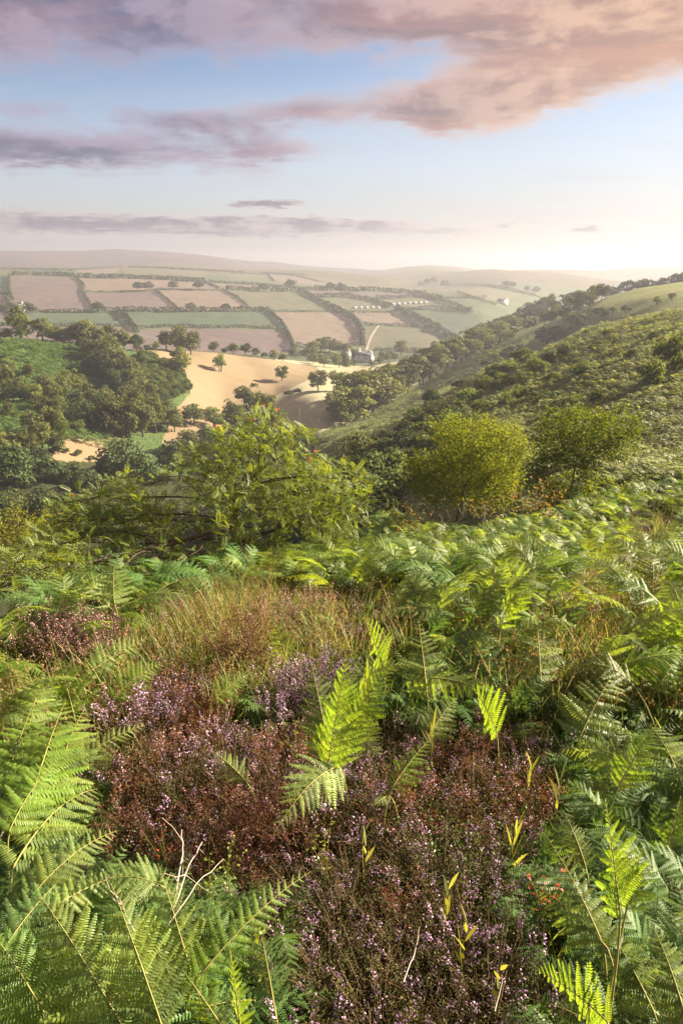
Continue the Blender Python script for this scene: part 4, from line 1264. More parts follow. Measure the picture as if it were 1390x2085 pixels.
def blade_frames(C, up, width, pairs, r, droop=.25, spread=62, shape=.8):
    """places for the side leaves along the blade curve C: (matrix 3x3, origin, length)"""
    T = np.gradient(C, axis=0)
    T /= np.linalg.norm(T, axis=1, keepdims=True)
    out = []
    n = len(C)
    for i in range(pairs):
        s = (i / pairs) ** .92
        f = s * (n - 1)
        k0 = min(int(f), n - 2)
        o = C[k0] * (1 - (f - k0)) + C[k0 + 1] * (f - k0)
        t = T[k0]
        nrm = up - t * (up @ t)
        nrm /= np.linalg.norm(nrm) + 1e-9
        side = np.cross(nrm, t)
        ln = width * (1 - s) ** shape * min(1.0, .72 + s * 2.2) * r.uniform(.90, 1.08) + .012 * width
        for sg in (-1, 1):
            if r.uniform() < .02:
                continue
            an = R(spread - 16 * s + r.normal(0, 5))
            dr = droop * r.uniform(.2, 1.5) + r.normal(0, .09)
            x = t * math.cos(an) + side * sg * math.sin(an) - nrm * dr
            x /= np.linalg.norm(x)
            z = nrm - x * (nrm @ x)
            z /= np.linalg.norm(z)
            y = np.cross(z, x)
            out.append((np.stack([x, y, z], 1), o, ln * r.uniform(.92, 1.08)))
    return out


def stalk_mesh(C0, C, rad, mat=None):
    g = Geo()
    A = np.concatenate([C0[:-1], C])
    n0 = len(C0) - 1
    rr = np.concatenate([np.linspace(rad, rad * .75, n0), np.linspace(rad * .75, rad * .12, len(C))])
    g.tube(A, rr, 4)
    return g.mesh('stalk', mat or M['stalk'], True)


def blade_mesh(frames, mat, r, low=False):
    g = Geo()
    src = PINNA_LOW if low else PINNA
    for (A, o, ln) in frames:
        V, F = src[r.integers(len(src))]
        g.add((V * ln) @ A.T + o, F)
    return g.mesh('blade', mat)


_pinna_me = {}


def pinna_mesh(i, mk):
    if (i, mk) not in _pinna_me:
        V, F = PINNA[i]
        _pinna_me[(i, mk)] = mesh_np('side_leaf', V, F, M[mk])
    return _pinna_me[(i, mk)]


CAMP = np.array([0, 0, CAM_Z])


def hero_frond(foot, B, Tp, sag, width, pairs, label, mk='frond', face=.5, droop=.22, spread=62, shape=.8, group=None, name='bracken_frond'):
    """frond in its own right: stalk from the ground to B, blade from B to the tip; every side leaf is an object"""
    r = np.random.default_rng(abs(hash(label)) % 1 + int(1000 * (B[0] + 5) + 77 * B[1] * 100) % 100000)
    foot, B, Tp = (np.array(q, float) for q in (foot, B, Tp))
    L = np.linalg.norm(Tp - B)
    t = thing(name, label, 'fern', tuple(foot), 0, 1, group)
    mid = (B + Tp) / 2 + np.array([0, 0, 1]) * sag * L
    C = curve([B - foot, mid - foot, Tp - foot], 14)
    C0 = curve([np.zeros(3), np.array([0, 0, 1]) * (B - foot)[2] * .6 + (B - foot) * .2, B - foot - (mid - B) * .0], 6)
    up = np.array([0, 0, 1.0]) * (1 - face) + (CAMP - B) / np.linalg.norm(CAMP - B) * face
    if mk == 'frond_lime':                            # young fronds stand square to the low sun and glow
        up = (CAMP - B) / np.linalg.norm(CAMP - B) * (.55 if B[0] > -.3 else .95) - np.array(sun_dir) * (.65 if B[0] > -.3 else .22)
    up /= np.linalg.norm(up)
    fr = blade_frames(C, up, width, pairs, r, droop, spread, shape)
    obj('stalk', stalk_mesh(C0, C, .0042 * max(1, L / .5)), t)
    for (A, o, ln) in fr:
        q = obj('side_leaf', pinna_mesh(int(r.integers(4)), mk), t)
        m = Matrix(A.tolist()).to_4x4()
        q.matrix_local = Matrix.Translation(Vector(o)) @ m @ Matrix.Scale(ln, 4)
    return t


def frond_kind(seed, mk, lift=.42, arch=.25, reach=.55, width=.24, pairs=18, low=False, tilt=0.0):
    """a shared frond growing from the origin and arching towards +x; returns stalk and blade meshes"""
    r = np.random.default_rng(seed)
    B = np.array([.10 + r.uniform(0, .06), r.normal(0, .02), lift])
    Tp = B + np.array([reach, r.normal(0, .06), arch * r.uniform(-.6, .6)])
    mid = (B + Tp) / 2 + np.array([-.04, 0, arch])
    C = curve([B, mid, Tp], 12)
    C0 = curve([np.zeros(3), [0, 0, lift * .6], B], 5)
    up = np.array([-.35, tilt, 1.0]); up /= np.linalg.norm(up)
    fr = blade_frames(C, up, width, pairs, r, .25, 62)
    return stalk_mesh(C0, C, .0045), blade_mesh(fr, M[mk], r, low)


FR = {}
for mk in ('frond', 'frond_dark', 'frond_lime'):
    FR[mk] = [frond_kind(300 + i, mk, lift=l, arch=a, reach=re, width=w, tilt=ti) for i, (l, a, re, w, ti) in enumerate([(.36, .20, .52, .20, .3), (.32, .28, .48, .18, -.3), (.44, .16, .56, .22, .1), (.28, .12, .58, .19, -.1), (.36, .34, .40, .19, 0), (.44, .24, .46, .18, .4)])]


def joined(st, bl, mk):
    """one low mesh from a frond (for the mass of bracken)"""
    return st, bl


def mass_kind(seed, mk, n=4, low=True):
    r = np.random.default_rng(seed)
    g = Geo()
    for i in range(n):
        a = r.uniform(0, 6.28) if n > 3 else (i * 2.1 + r.normal(0, .4))
        lift, arch, reach, w = r.uniform(.24, .44), r.uniform(.1, .3), r.uniform(.36, .56), r.uniform(.15, .21)
        B = np.array([.1, r.normal(0, .02), lift]); Tp = B + np.array([reach, r.normal(0, .06), arch * r.uniform(-.7, .5)])
        C = curve([B, (B + Tp) / 2 + np.array([-.04, 0, arch]), Tp], 10)
        up = np.array([-.35, r.normal(0, .3), 1.0]); up /= np.linalg.norm(up)
        Ra = np.array([[math.cos(a), -math.sin(a), 0], [math.sin(a), math.cos(a), 0], [0, 0, 1]])
        for (A, o, ln) in blade_frames(C, up, w, 13 if low else 16, r):
            V, F = PINNA_LOW[r.integers(3)]
            g.add(((V * ln) @ A.T + o) @ Ra.T, F)
    return g.mesh('bracken', M[mk])


def far_kind(seed, mk, n=7, size=1.0):
    """a whole bracken plant for the far slopes, fronds reduced to toothed strips"""
    r = np.random.default_rng(seed)
    g = Geo()
    for i in range(n):
        a = i / n * 6.28 + r.normal(0, .3)
        l, w = r.uniform(.55, .95) * size, r.uniform(.22, .32) * size
        h = r.uniform(.4, .75) * size
        d = np.array([math.cos(a), math.sin(a), 0]); sd = np.array([-math.sin(a), math.cos(a), 0])
        m = 6
        for j in range(m):
            s0 = j / m
            p = d * (.1 + l * s0) + np.array([0, 0, h + .18 * size * math.sin(s0 * 3.14) - .25 * size * s0 ** 2])
            ww = w * (1 - s0) ** .8
            for sg in (-1, 1):
                e = p + sd * sg * ww + d * ww * .45 + np.array([0, 0, -.25 * ww + r.normal(0, .02)])
                q = p + d * l / m * .95 + np.array([0, 0, .01])
                g.add([p, q, e], [[0, 1, 2]])
    return g.mesh('bracken', M[mk])


# ------------------------------------------------------------------ which plant grows where on the near slope (photo outlines dropped on the ground)
HEATH = [
    [(560, 2100), (600, 1940), (520, 1860), (420, 1850), (215, 1730), (190, 1580), (300, 1530), (560, 1500), (640, 1540), (780, 1500), (1000, 1465), (1130, 1530), (1120, 1690), (1090, 1800), (1060, 1900), (1130, 2100)],
    [(240, 1500), (260, 1430), (340, 1395), (440, 1420), (470, 1500), (400, 1540)],
    [(60, 1350), (75, 1300), (180, 1290), (250, 1310), (240, 1350)],
    [(530, 1480), (570, 1410), (640, 1370), (660, 1420), (600, 1500)],
]
GRASSY = [
    [(300, 1420), (330, 1240), (560, 1200), (700, 1230), (720, 1330), (620, 1380), (540, 1420), (430, 1400)],
    [(1130, 1290), (1160, 1190), (1260, 1170), (1270, 1280)],
    [(1250, 1120), (1290, 1050), (1390, 1040), (1390, 1130)],
    [(700, 1260), (740, 1190), (820, 1200), (810, 1270)],
]


def where(P):
    """zone of ground points: 0 bracken, 1 heather, 2 grass"""
    u, v = to_pix(P[:, 0], P[:, 1], P[:, 2] + .12)
    vv = np.minimum(v, 2080)
    z = np.zeros(len(P), int)
    for q in GRASSY:
        z[in_poly(u, vv, q)] = 2
    for q in HEATH:
        z[in_poly(u, vv, q)] = 1
    return z, u, v


def hides(P, tall):
    """would a plant this tall stand in front of heather or open grass"""
    out = np.zeros(len(P), bool)
    for f_ in (.25, .6, .95):
        u, v = to_pix(P[:, 0], P[:, 1], P[:, 2] + tall * f_)
        v = np.minimum(v, 2080)
        for q in HEATH + GRASSY:
            out |= in_poly(u, v, q)
    return out


def sow(n, r0, r1, amax=33, seed=0, power=1.0):
    """ground points: even over the land for power 1, thicker close by for power 0"""
    r = np.random.default_rng(seed)
    a = r.uniform(-R(amax), R(amax), n)
    q = r.uniform(size=n)
    rr = np.sqrt(r0 ** 2 + q * (r1 ** 2 - r0 ** 2)) if power == 1.0 else r0 * (r1 / r0) ** q
    x, y = rr * np.sin(a), rr * np.cos(a)
    return np.stack([x, y, ground_z(x, y)], 1)


def spin(n, tilt=.15, r=rng):
    return np.stack([r.normal(0, tilt, n), r.normal(0, tilt, n), r.uniform(0, 6.283, n)], 1)


# most fronds lean out towards the light on the right
def lean(n, tilt=.18):
    yaw = np.where(rng.uniform(size=n) < .55, rng.normal(.15, .85, n), rng.uniform(0, 6.283, n))
    return np.stack([rng.normal(0, tilt, n), rng.normal(0, tilt, n), yaw], 1)


# far bracken on the slopes
far_k = [far_kind(400 + i, 'frond_far') for i in range(4)] if 'frond_far' in M else None
M['frond_far'] = leaf_mat('hillside bracken', (.155, .220, .090), (.200, .250, .095), .42, (1.6, 1.5, .6), .6, .25, .28, (.235, .225, .100))
far_k = [far_kind(400 + i, 'frond_far') for i in range(4)]
P = sow(60000, 24, 330, 31, 3, 0.0)
u, v = to_pix(P[:, 0], P[:, 1], P[:, 2])
rP = np.hypot(P[:, 0], P[:, 1])
bl = np.interp(u, [b[0] for b in BELT], [b[1] for b in BELT])
ok = (u > 560) & (rP < np.where(u > 1195, 188, np.where(u > 1090, 300, bl - 3))) & ((rP > 30) | (u > 700))
gap = vnoise(P[:, 0] / 7, P[:, 1] / 7, 21) + .5 * vnoise(P[:, 0] / 2.5, P[:, 1] / 2.5, 22)
ok &= gap > -.75 + .3 * rng.normal(size=len(P))
P, rP = P[ok], rP[ok]
scatter('hillside_bracken', P, spin(len(P), .2), rng.uniform(.5, 1.05, len(P)) * np.clip(.75 + rP / 190, .8, 1.6), far_k, 'sea of bracken covering the hillside on the right', 'bracken')
P = sow(30000, 215, 345, 38, 4)
P = P[P[:, 0] < 0]
u, v = to_pix(P[:, 0], P[:, 1], P[:, 2])
ok = (u < 250) & (u > -500)
gap = vnoise(P[:, 0] / 9, P[:, 1] / 9, 23) + .5 * vnoise(P[:, 0] / 3, P[:, 1] / 3, 24)
ok &= gap > -.5
P = P[ok]
M['frond_left'] = leaf_mat('bracken of the left hill', (.095, .170, .050), (.120, .190, .054), .38, (1.6, 1.5, .6), .6, .2, .3)
scatter('left_hill_bracken', P, spin(len(P), .2), rng.uniform(1.5, 2.6, len(P)), [far_kind(410 + i, 'frond_left', 6) for i in range(3)], 'green bracken covering the left hill', 'bracken')


# ------------------------------------------------------------------ grass, litter and low undergrowth
def tuft_kind(seed, mk, n=14, h=.28, spread=.05, w=.0035, bend=.5, head=None):
    r = np.random.default_rng(seed)
    g = Geo()
    gh = Geo()
    for i in range(n):
        a = r.uniform(0, 6.28)
        b = np.array([r.normal(0, spread), r.normal(0, spread), 0])
        l = h * r.uniform(.55, 1.15)
        d = np.array([math.cos(a), math.sin(a), 0])
        k2 = bend * r.uniform(.1, 1)
        sd = np.array([-math.sin(a + r.normal(0, .6)), math.cos(a), 0]) * w
        Pp = [b + d * l * k2 * s ** 2 + np.array([0, 0, l * s * (1 - .25 * k2 * s)]) for s in (0, .4, .75, 1)]
        V = []
        for j, p in enumerate(Pp):
            ww = (1, .9, .6, .08)[j]
            V += [p - sd * ww, p + sd * ww]
        g.add(V, [[0, 1, 3, 2], [2, 3, 5, 4], [4, 5, 7, 6]])
        if head and r.uniform() < .6:
            tp = Pp[3]
            dr = Pp[3] - Pp[2]
            dr /= np.linalg.norm(dr)
            P6 = [tp - dr * .02 + r.normal(0, .004, 3) + dr * q for q in np.linspace(0, head, 5)]
            for p in P6:
                cards(gh, p[None], r.normal(size=(1, 3)), .012, .6)
    return (g.mesh('blades', M[mk]), gh.mesh('seed_heads', M['seed']) if gh.n else None)


def join_meshes(name, ms):
    """one mesh with several materials"""
    V, F, I, n = [], [], [], 0
    me = bpy.data.meshes.new(name)
    for k_, m_ in enumerate(ms):
        a = np.empty(len(m_.vertices) * 3, np.float32); m_.vertices.foreach_get('co', a)
        f = np.empty(len(m_.loops), np.int32); m_.loops.foreach_get('vertex_index', f)
        V.append(a.reshape(-1, 3)); F.append(f.reshape(-1, 3) + n); I.append(np.full(len(F[-1]), k_, np.int32)); n += len(V[-1])
    out = mesh_np(name, np.concatenate(V), np.concatenate(F))
    for m_ in ms:
        out.materials.append(m_.materials[0])
    out.polygons.foreach_set('material_index', np.concatenate(I))
    return out


gold = [join_meshes('grass', [q for q in tuft_kind(500 + i, 'grass', 16, .26, .05, .003, .7, .05) if q]) for i in range(4)]
green = [tuft_kind(520 + i, 'grass_green', 16, .20, .05, .0035, .7)[0] for i in range(4)]
P = sow(15000, 1.0, 26, 33, 5, 0.0)
z, u, v = where(P)
n1 = vnoise(P[:, 0] * .8, P[:, 1] * .8, 31)
ok = (z == 2) | ((z == 0) & (n1 > .25) & (np.hypot(P[:, 0], P[:, 1]) > 3.4))
rP = np.hypot(P[:, 0], P[:, 1])
Q = P[ok & (rng.uniform(size=len(P)) < .30)]
rq = np.hypot(Q[:, 0], Q[:, 1])
scatter('golden_grass', Q, spin(len(Q), .15), rng.uniform(.6, 1.25, len(Q)) * np.clip(rq / 3.2, .45, 1.35), gold, 'dry golden grass between the ferns and the heather', 'grass')
ok = (z == 2) | ((z == 0) & (rng.uniform(size=len(P)) < np.where(rP < 3.6, .10, .55)))
Q = P[ok & (rng.uniform(size=len(P)) < .6)]
rq = np.hypot(Q[:, 0], Q[:, 1])
scatter('green_grass', Q, spin(len(Q), .15), rng.uniform(.6, 1.3, len(Q)) * np.clip(rq / 3.0, .5, 1.4), green, 'short green grass under the ferns', 'grass')
dead = [mass_kind(540 + i, 'frond_brown', 2) for i in range(3)]
P = sow(1500, 1.0, 24, 33, 6, 0.0)
z, u, v = where(P)
ok = (z == 0) & (np.hypot(P[:, 0], P[:, 1]) > 4.5) & ~hides(P, .3)
P = P[ok]
scatter('dead_bracken', P - np.array([0, 0, .18]), spin(len(P), .35), rng.uniform(.5, .9, len(P)), dead, 'brown dead bracken litter under the green fronds', 'bracken')

# fronds the photograph shows one by one: base pixel, tip pixel (with relative distances), width, leaf pairs, look
HERO = [
    # close left
    (398, 2010, 1.10, 322, 1757, 1.26, .40, 15, 'upright dark green frond with a neat pointed tip, left of the dead twigs', 'frond', .05, .75),
    (400, 1995, 1.10, 634, 1774, 1.30, .26, 15, 'narrow bright frond reaching right over the heather with well spaced side leaves', 'frond_lime', .16, .55),
    (330, 2090, 1.00, 226, 1798, 1.20, .44, 17, 'broad bright frond with its tip high, lower left corner', 'frond', .10, .62),
    (250, 2090, .98, 80, 1820, 1.20, .46, 16, 'broad frond beside the left edge, second from the corner', 'frond', .10, .6),
    (110, 2095, .97, -20, 1890, 1.15, .5, 15, 'frond crossing the very bottom left corner', 'frond_lime', .1, .6),
    (455, 2095, 1.02, 372, 1975, 1.06, .42, 12, 'small pale upright frond at the bottom edge, left of centre', 'frond_lime', .05, .8),
    (490, 2095, 1.04, 468, 1930, 1.14, .34, 13, 'small pale frond pointing up near the bottom edge', 'frond_lime', .04, .8),
    (560, 2060, 1.10, 532, 1902, 1.20, .44, 13, 'blue green shaded frond curling beside the dark heather', 'frond_dark', .1, .6),
    (420, 2050, 1.06, 560, 2040, 1.12, .4, 12, 'low shaded frond at the bottom edge beside the heather', 'frond_dark', .12, .4),
    (60, 1830, 1.45, 245, 1690, 1.62, .34, 16, 'pale frond arching right above the left corner thicket', 'frond', .22, .45),
    (30, 1760, 1.5, 215, 1605, 1.85, .36, 16, 'long arching frond at left whose tip hangs beside the rusty heather', 'frond', .25, .5),
    (120, 1840, 1.42, 270, 1775, 1.52, .32, 13, 'small frond with separate side leaves beside the fallen twig', 'frond', .1, .55),
    (20, 1690, 1.75, 120, 1545, 2.0, .42, 15, 'yellow green frond lit through at the left edge', 'frond_lime', .15, .55),
    (60, 1640, 1.85, 135, 1425, 2.3, .42, 16, 'tall upright frond glowing yellow green at left', 'frond_lime', .06, .7),
    (10, 1600, 1.95, 70, 1430, 2.3, .45, 15, 'upright glowing frond at the left edge', 'frond_lime', .05, .7),
    (110, 1600, 2.0, 175, 1440, 2.4, .38, 15, 'slim frond right of the tall glowing one', 'frond', .1, .6),
    (150, 1560, 2.2, 300, 1475, 2.3, .32, 14, 'thin frond reaching right towards the pink heather', 'frond', .16, .5),
    (10, 1930, 1.25, 150, 1770, 1.4, .4, 15, 'shaded frond under the pale arching one at left', 'frond_dark', .15, .5),
    (180, 1370, 3.1, 305, 1295, 3.3, .40, 13, 'lime frond with its tip up beside the tall rushes', 'frond_lime', .04, .7),
    (230, 1420, 3.0, 330, 1350, 3.1, .5, 13, 'flat lime frond left of the dead brown heather', 'frond_lime', .12, .5),
    # centre
    (668, 1560, 2.35, 705, 1335, 2.65, .42, 17, 'broad bright frond standing upright in the middle of the slope', 'frond_lime', .06, .72),
    (690, 1520, 2.4, 800, 1350, 2.6, .40, 16, 'bright frond leaning right out of the middle clump', 'frond_lime', .16, .62),
    (672, 1545, 2.35, 632, 1345, 2.7, .36, 15, 'pale frond standing behind the left of the middle clump', 'frond', .1, .66),
    (690, 1560, 2.3, 556, 1700, 1.95, .40, 17, 'pale frond hanging down left over the heather from the middle clump', 'frond', .26, .60),
    (680, 1500, 2.4, 775, 1540, 2.15, .5, 14, 'drooping feathery frond on the right of the middle clump', 'frond', .25, .5),
    (800, 1600, 1.95, 880, 1500, 2.15, .34, 13, 'small yellowing frond between the two patches of heather', 'frond_lime', .1, .6),
    (790, 1620, 1.85, 760, 1640, 1.8, .5, 9, 'tiny frond low in the heather right of the hanging frond', 'frond', .1, .5),
    # right
    (1262, 1860, 1.22, 1232, 1632, 1.45, .40, 19, 'tall lime frond standing upright at lower right, its tip to the sky', 'frond_lime', .03, .80),
    (1275, 1850, 1.24, 1310, 1715, 1.38, .42, 15, 'lime frond just right of the tall upright one', 'frond_lime', .06, .72),
    (1235, 1930, 1.16, 1080, 1800, 1.32, .34, 15, 'green frond reaching left across the dark heather, right side', 'frond', .14, .6),
    (1225, 1920, 1.16, 1105, 1695, 1.42, .26, 14, 'narrow green frond behind the left reaching one', 'frond', .12, .6),
    (1235, 2080, 1.05, 1090, 1975, 1.16, .42, 14, 'frond with spread side leaves at the bottom edge, right', 'frond_lime', .12, .6),
    (1225, 2095, 1.02, 1040, 2030, 1.12, .3, 13, 'dark frond lying low at the bottom edge beside the heather', 'frond_dark', .14, .45),
    (1330, 2060, 1.02, 1215, 1860, 1.2, .44, 16, 'broad green frond in the lower right corner', 'frond', .12, .6),
    (1400, 2090, .98, 1330, 1890, 1.15, .5, 16, 'feathery frond filling the lower right corner', 'frond', .12, .6),
    (1420, 1960, 1.1, 1290, 1830, 1.3, .4, 15, 'silvery frond at the right edge above the corner', 'frond', .2, .5),
    (1300, 1640, 1.7, 1118, 1615, 1.75, .38, 16, 'windblown frond drooping left over the heather edge', 'frond', .28, .5),
    (1290, 1560, 1.95, 1130, 1530, 2.05, .40, 16, 'pale frond drooping left at the edge of the heather', 'frond', .28, .5),
    (1260, 1600, 1.8, 1330, 1480, 1.95, .4, 15, 'frond rising right of the drooping pale one', 'frond_lime', .1, .6),
    (1400, 1640, 1.55, 1310, 1470, 1.9, .42, 16, 'feathery frond at the right edge, middle height', 'frond', .2, .5),
    (1180, 1500, 2.25, 1260, 1350, 2.6, .45, 15, 'upright pale frond above the right heather edge', 'frond', .1, .6),
    (830, 1385, 3.1, 1060, 1450, 2.75, .24, 18, 'long silvery frond lying to the right across the slope', 'frond', .22, .5),
    (870, 1420, 2.9, 850, 1260, 3.4, .36, 15, 'upright frond behind the left end of the long silvery one', 'frond', .08, .6),
    (1010, 1400, 2.9, 930, 1265, 3.4, .40, 15, 'bluish frond standing behind the long silvery one', 'frond_dark', .1, .6),
    (1100, 1380, 3.0, 1090, 1255, 3.5, .42, 15, 'green frond standing at the middle right', 'frond', .1, .6),
    (780, 1360, 3.2, 740, 1255, 3.6, .4, 13, 'lime frond tip behind the middle clump', 'frond_lime', .06, .65),
    (870, 1500, 2.4, 930, 1420, 2.6, .5, 13, 'short frond on the upper edge of the right heather', 'frond', .12, .55),
    (1010, 1490, 2.4, 960, 1400, 2.7, .5, 14, 'green frond on the upper edge of the right heather', 'frond_lime', .1, .6),
    (500, 1590, 2.2, 430, 1530, 2.3, .45, 12, 'small frond lying in the rusty heather', 'frond', .16, .5),
    (440, 1420, 2.9, 510, 1370, 3.0, .5, 12, 'small lime frond in front of the dead brown heather', 'frond_lime', .1, .6),
    (580, 1330, 3.4, 560, 1265, 3.6, .5, 12, 'lime frond right of the dead brown heather', 'frond_lime', .06, .65),
    (60, 1480, 2.6, 90, 1370, 2.9, .5, 14, 'green frond at the left edge above the glowing ones', 'frond', .1, .6),
    (150, 1450, 2.8, 120, 1340, 3.1, .5, 14, 'broad green frond in front of the pink heather patch', 'frond_lime', .08, .6),
    (1350, 1760, 1.5, 1385, 1620, 1.7, .45, 15, 'yellow green frond at the right edge above the silvery one', 'frond_lime', .08, .65),
    (1190, 1760, 1.6, 1150, 1660, 1.7, .45, 13, 'small frond at the right border of the dark heather', 'frond', .14, .55),
]

P = sow(420, 1.25, 4.0, 33, 88)
z, u, v = where(P)
P = P[(z == 0) & ~hides(P, .22)]
low_k = [mass_kind(560 + i, 'frond_dark', 5, True) for i in range(3)]  # dark leaf colour stands in for the shade between the close fronds
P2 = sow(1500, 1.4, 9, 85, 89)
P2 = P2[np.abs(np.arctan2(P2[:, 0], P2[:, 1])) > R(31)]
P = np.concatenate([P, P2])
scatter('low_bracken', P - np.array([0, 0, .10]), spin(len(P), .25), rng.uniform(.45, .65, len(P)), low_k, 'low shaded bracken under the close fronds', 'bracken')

# ------------------------------------------------------------------ the mass of bracken on the near slope
fixed = []
allP = []
for (n, r0, r1, sd) in ((260, 1.5, 4.2, 71), (1500, 4.2, 10, 72), (6500, 10, 36, 73)):
    allP.append(sow(n, r0, r1, 33, sd))
P = np.concatenate(allP)
z, u, v = where(P)
den = vnoise(P[:, 0] * .45, P[:, 1] * .45, 41)
keep = (z == 0) & ((den > -.55) | (rng.uniform(size=len(P)) < .35))
keep &= ~hides(P, .62) | (rng.uniform(size=len(P)) < .05)
rP = np.hypot(P[:, 0], P[:, 1])
# leave the lit grass path and the brow on the left to the rowan
keep &= rP > 1.55
pu, pv = to_pix(P[:, 0], P[:, 1], P[:, 2] + .42)
for hr in HERO:
    hu, hv = (hr[0] + hr[3]) / 2, (hr[1] + hr[4]) / 2
    hl = math.hypot(hr[0] - hr[3], hr[1] - hr[4])
    keep &= ~((np.hypot(pu - hu, pv - hv) < hl * .62) & (rP < hit_h(hr[0], min(hr[1], 2250), .2) * 1.12))
P, u, v, rP = P[keep], u[keep], v[keep], rP[keep]
o_ = np.argsort(rP)
P, u, v, rP = P[o_], u[o_], v[o_], rP[o_]
N_IND = 250


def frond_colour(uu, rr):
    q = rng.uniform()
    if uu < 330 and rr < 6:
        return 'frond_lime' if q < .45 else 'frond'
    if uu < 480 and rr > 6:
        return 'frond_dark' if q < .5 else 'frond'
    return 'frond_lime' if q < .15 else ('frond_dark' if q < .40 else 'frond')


def zone_label(uu, rr):
    if uu < 300 and rr < 2.6:
        return 'green bracken frond in the close left corner thicket', 'fronds of the close left thicket'
    if uu < 420:
        return 'green bracken frond on the left side below the rowan', 'fronds on the left below the rowan'
    if uu > 1000 and rr < 2.6:
        return 'green bracken frond in the close right corner thicket', 'fronds of the close right thicket'
    if uu > 760:
        return 'windblown pale green bracken frond on the right bank', 'fronds of the right bank'
    return 'green bracken frond in the middle of the near slope', 'fronds in the middle of the near slope'


YAW = lean(len(P))
SC = rng.uniform(.75, 1.2, len(P))
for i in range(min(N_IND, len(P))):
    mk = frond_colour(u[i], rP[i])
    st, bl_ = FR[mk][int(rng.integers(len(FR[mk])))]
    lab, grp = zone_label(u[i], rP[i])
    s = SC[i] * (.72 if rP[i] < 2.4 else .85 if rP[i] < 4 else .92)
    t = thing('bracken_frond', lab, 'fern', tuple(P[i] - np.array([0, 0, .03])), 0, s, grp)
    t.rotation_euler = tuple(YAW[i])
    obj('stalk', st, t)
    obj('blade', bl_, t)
Q = P[N_IND:]
uq, rq = u[N_IND:], rP[N_IND:]
yq, sq = YAW[N_IND:], SC[N_IND:]
# beyond the first fronds the bracken reads as one mass
mk_ = np.where((uq < 480), 1, np.where(rng.uniform(size=len(Q)) < .25, 1, 0))
side = sow(5000, 6, 40, 70, 90)
side = side[np.abs(np.arctan2(side[:, 0], side[:, 1])) > R(32)]
Q = np.concatenate([Q, side])
yq = np.concatenate([yq, lean(len(side))])
sq = np.concatenate([sq, rng.uniform(.7, 1.05, len(side))])
mk_ = np.concatenate([mk_, rng.integers(0, 2, len(side))])
mass = {0: [mass_kind(600 + i, 'frond') for i in range(5)], 1: [mass_kind(620 + i, 'frond_dark') for i in range(4)]}
scatter('bracken_bank', Q[mk_ == 0], yq[mk_ == 0], sq[mk_ == 0] * 1.05, mass[0], 'windblown bracken covering the bank beyond the nearest fronds', 'bracken')
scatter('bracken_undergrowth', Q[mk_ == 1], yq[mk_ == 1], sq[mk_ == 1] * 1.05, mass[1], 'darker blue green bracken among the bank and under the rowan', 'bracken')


# ------------------------------------------------------------------ hero fronds, each where the photograph has one
def frond_px(ub, vb, rb, ut, vt, rt, width, pairs, label, mk='frond', sag=.12, face=.5, droop=.2, spread=62, shape=.8, lift=None):
    if lift is None:
        lift = .55 if 'lime frond' in label and 1200 < ub < 1290 else .14 if ub > 1290 else .36 if ('glowing' in label or 'yellow green' in label or 'middle clump' in label or 'middle of the slope' in label) else .30 if mk == 'frond_lime' else .20 if mk == 'frond_dark' or ub > 1290 else .26
    r0 = hit_h(ub, min(vb, 2250), lift)
    B, T_ = pt(ub, vb, r0), pt(ut, vt, r0 * rt / rb)
    d = (B - T_); d.z = 0
    if d.length > 1e-4:
        d.normalize()
    f = Vector((B.x + d.x * .08, B.y + d.y * .08, 0))
    f.z = gz(f.x, f.y) - .02
    if B.z < f.z + .08:
        B.z = f.z + .08
    return hero_frond(f, B, T_, sag, width * (T_ - B).length, pairs, label, mk, face, droop, spread, shape)


for hrow in HERO:
    frond_px(*hrow)

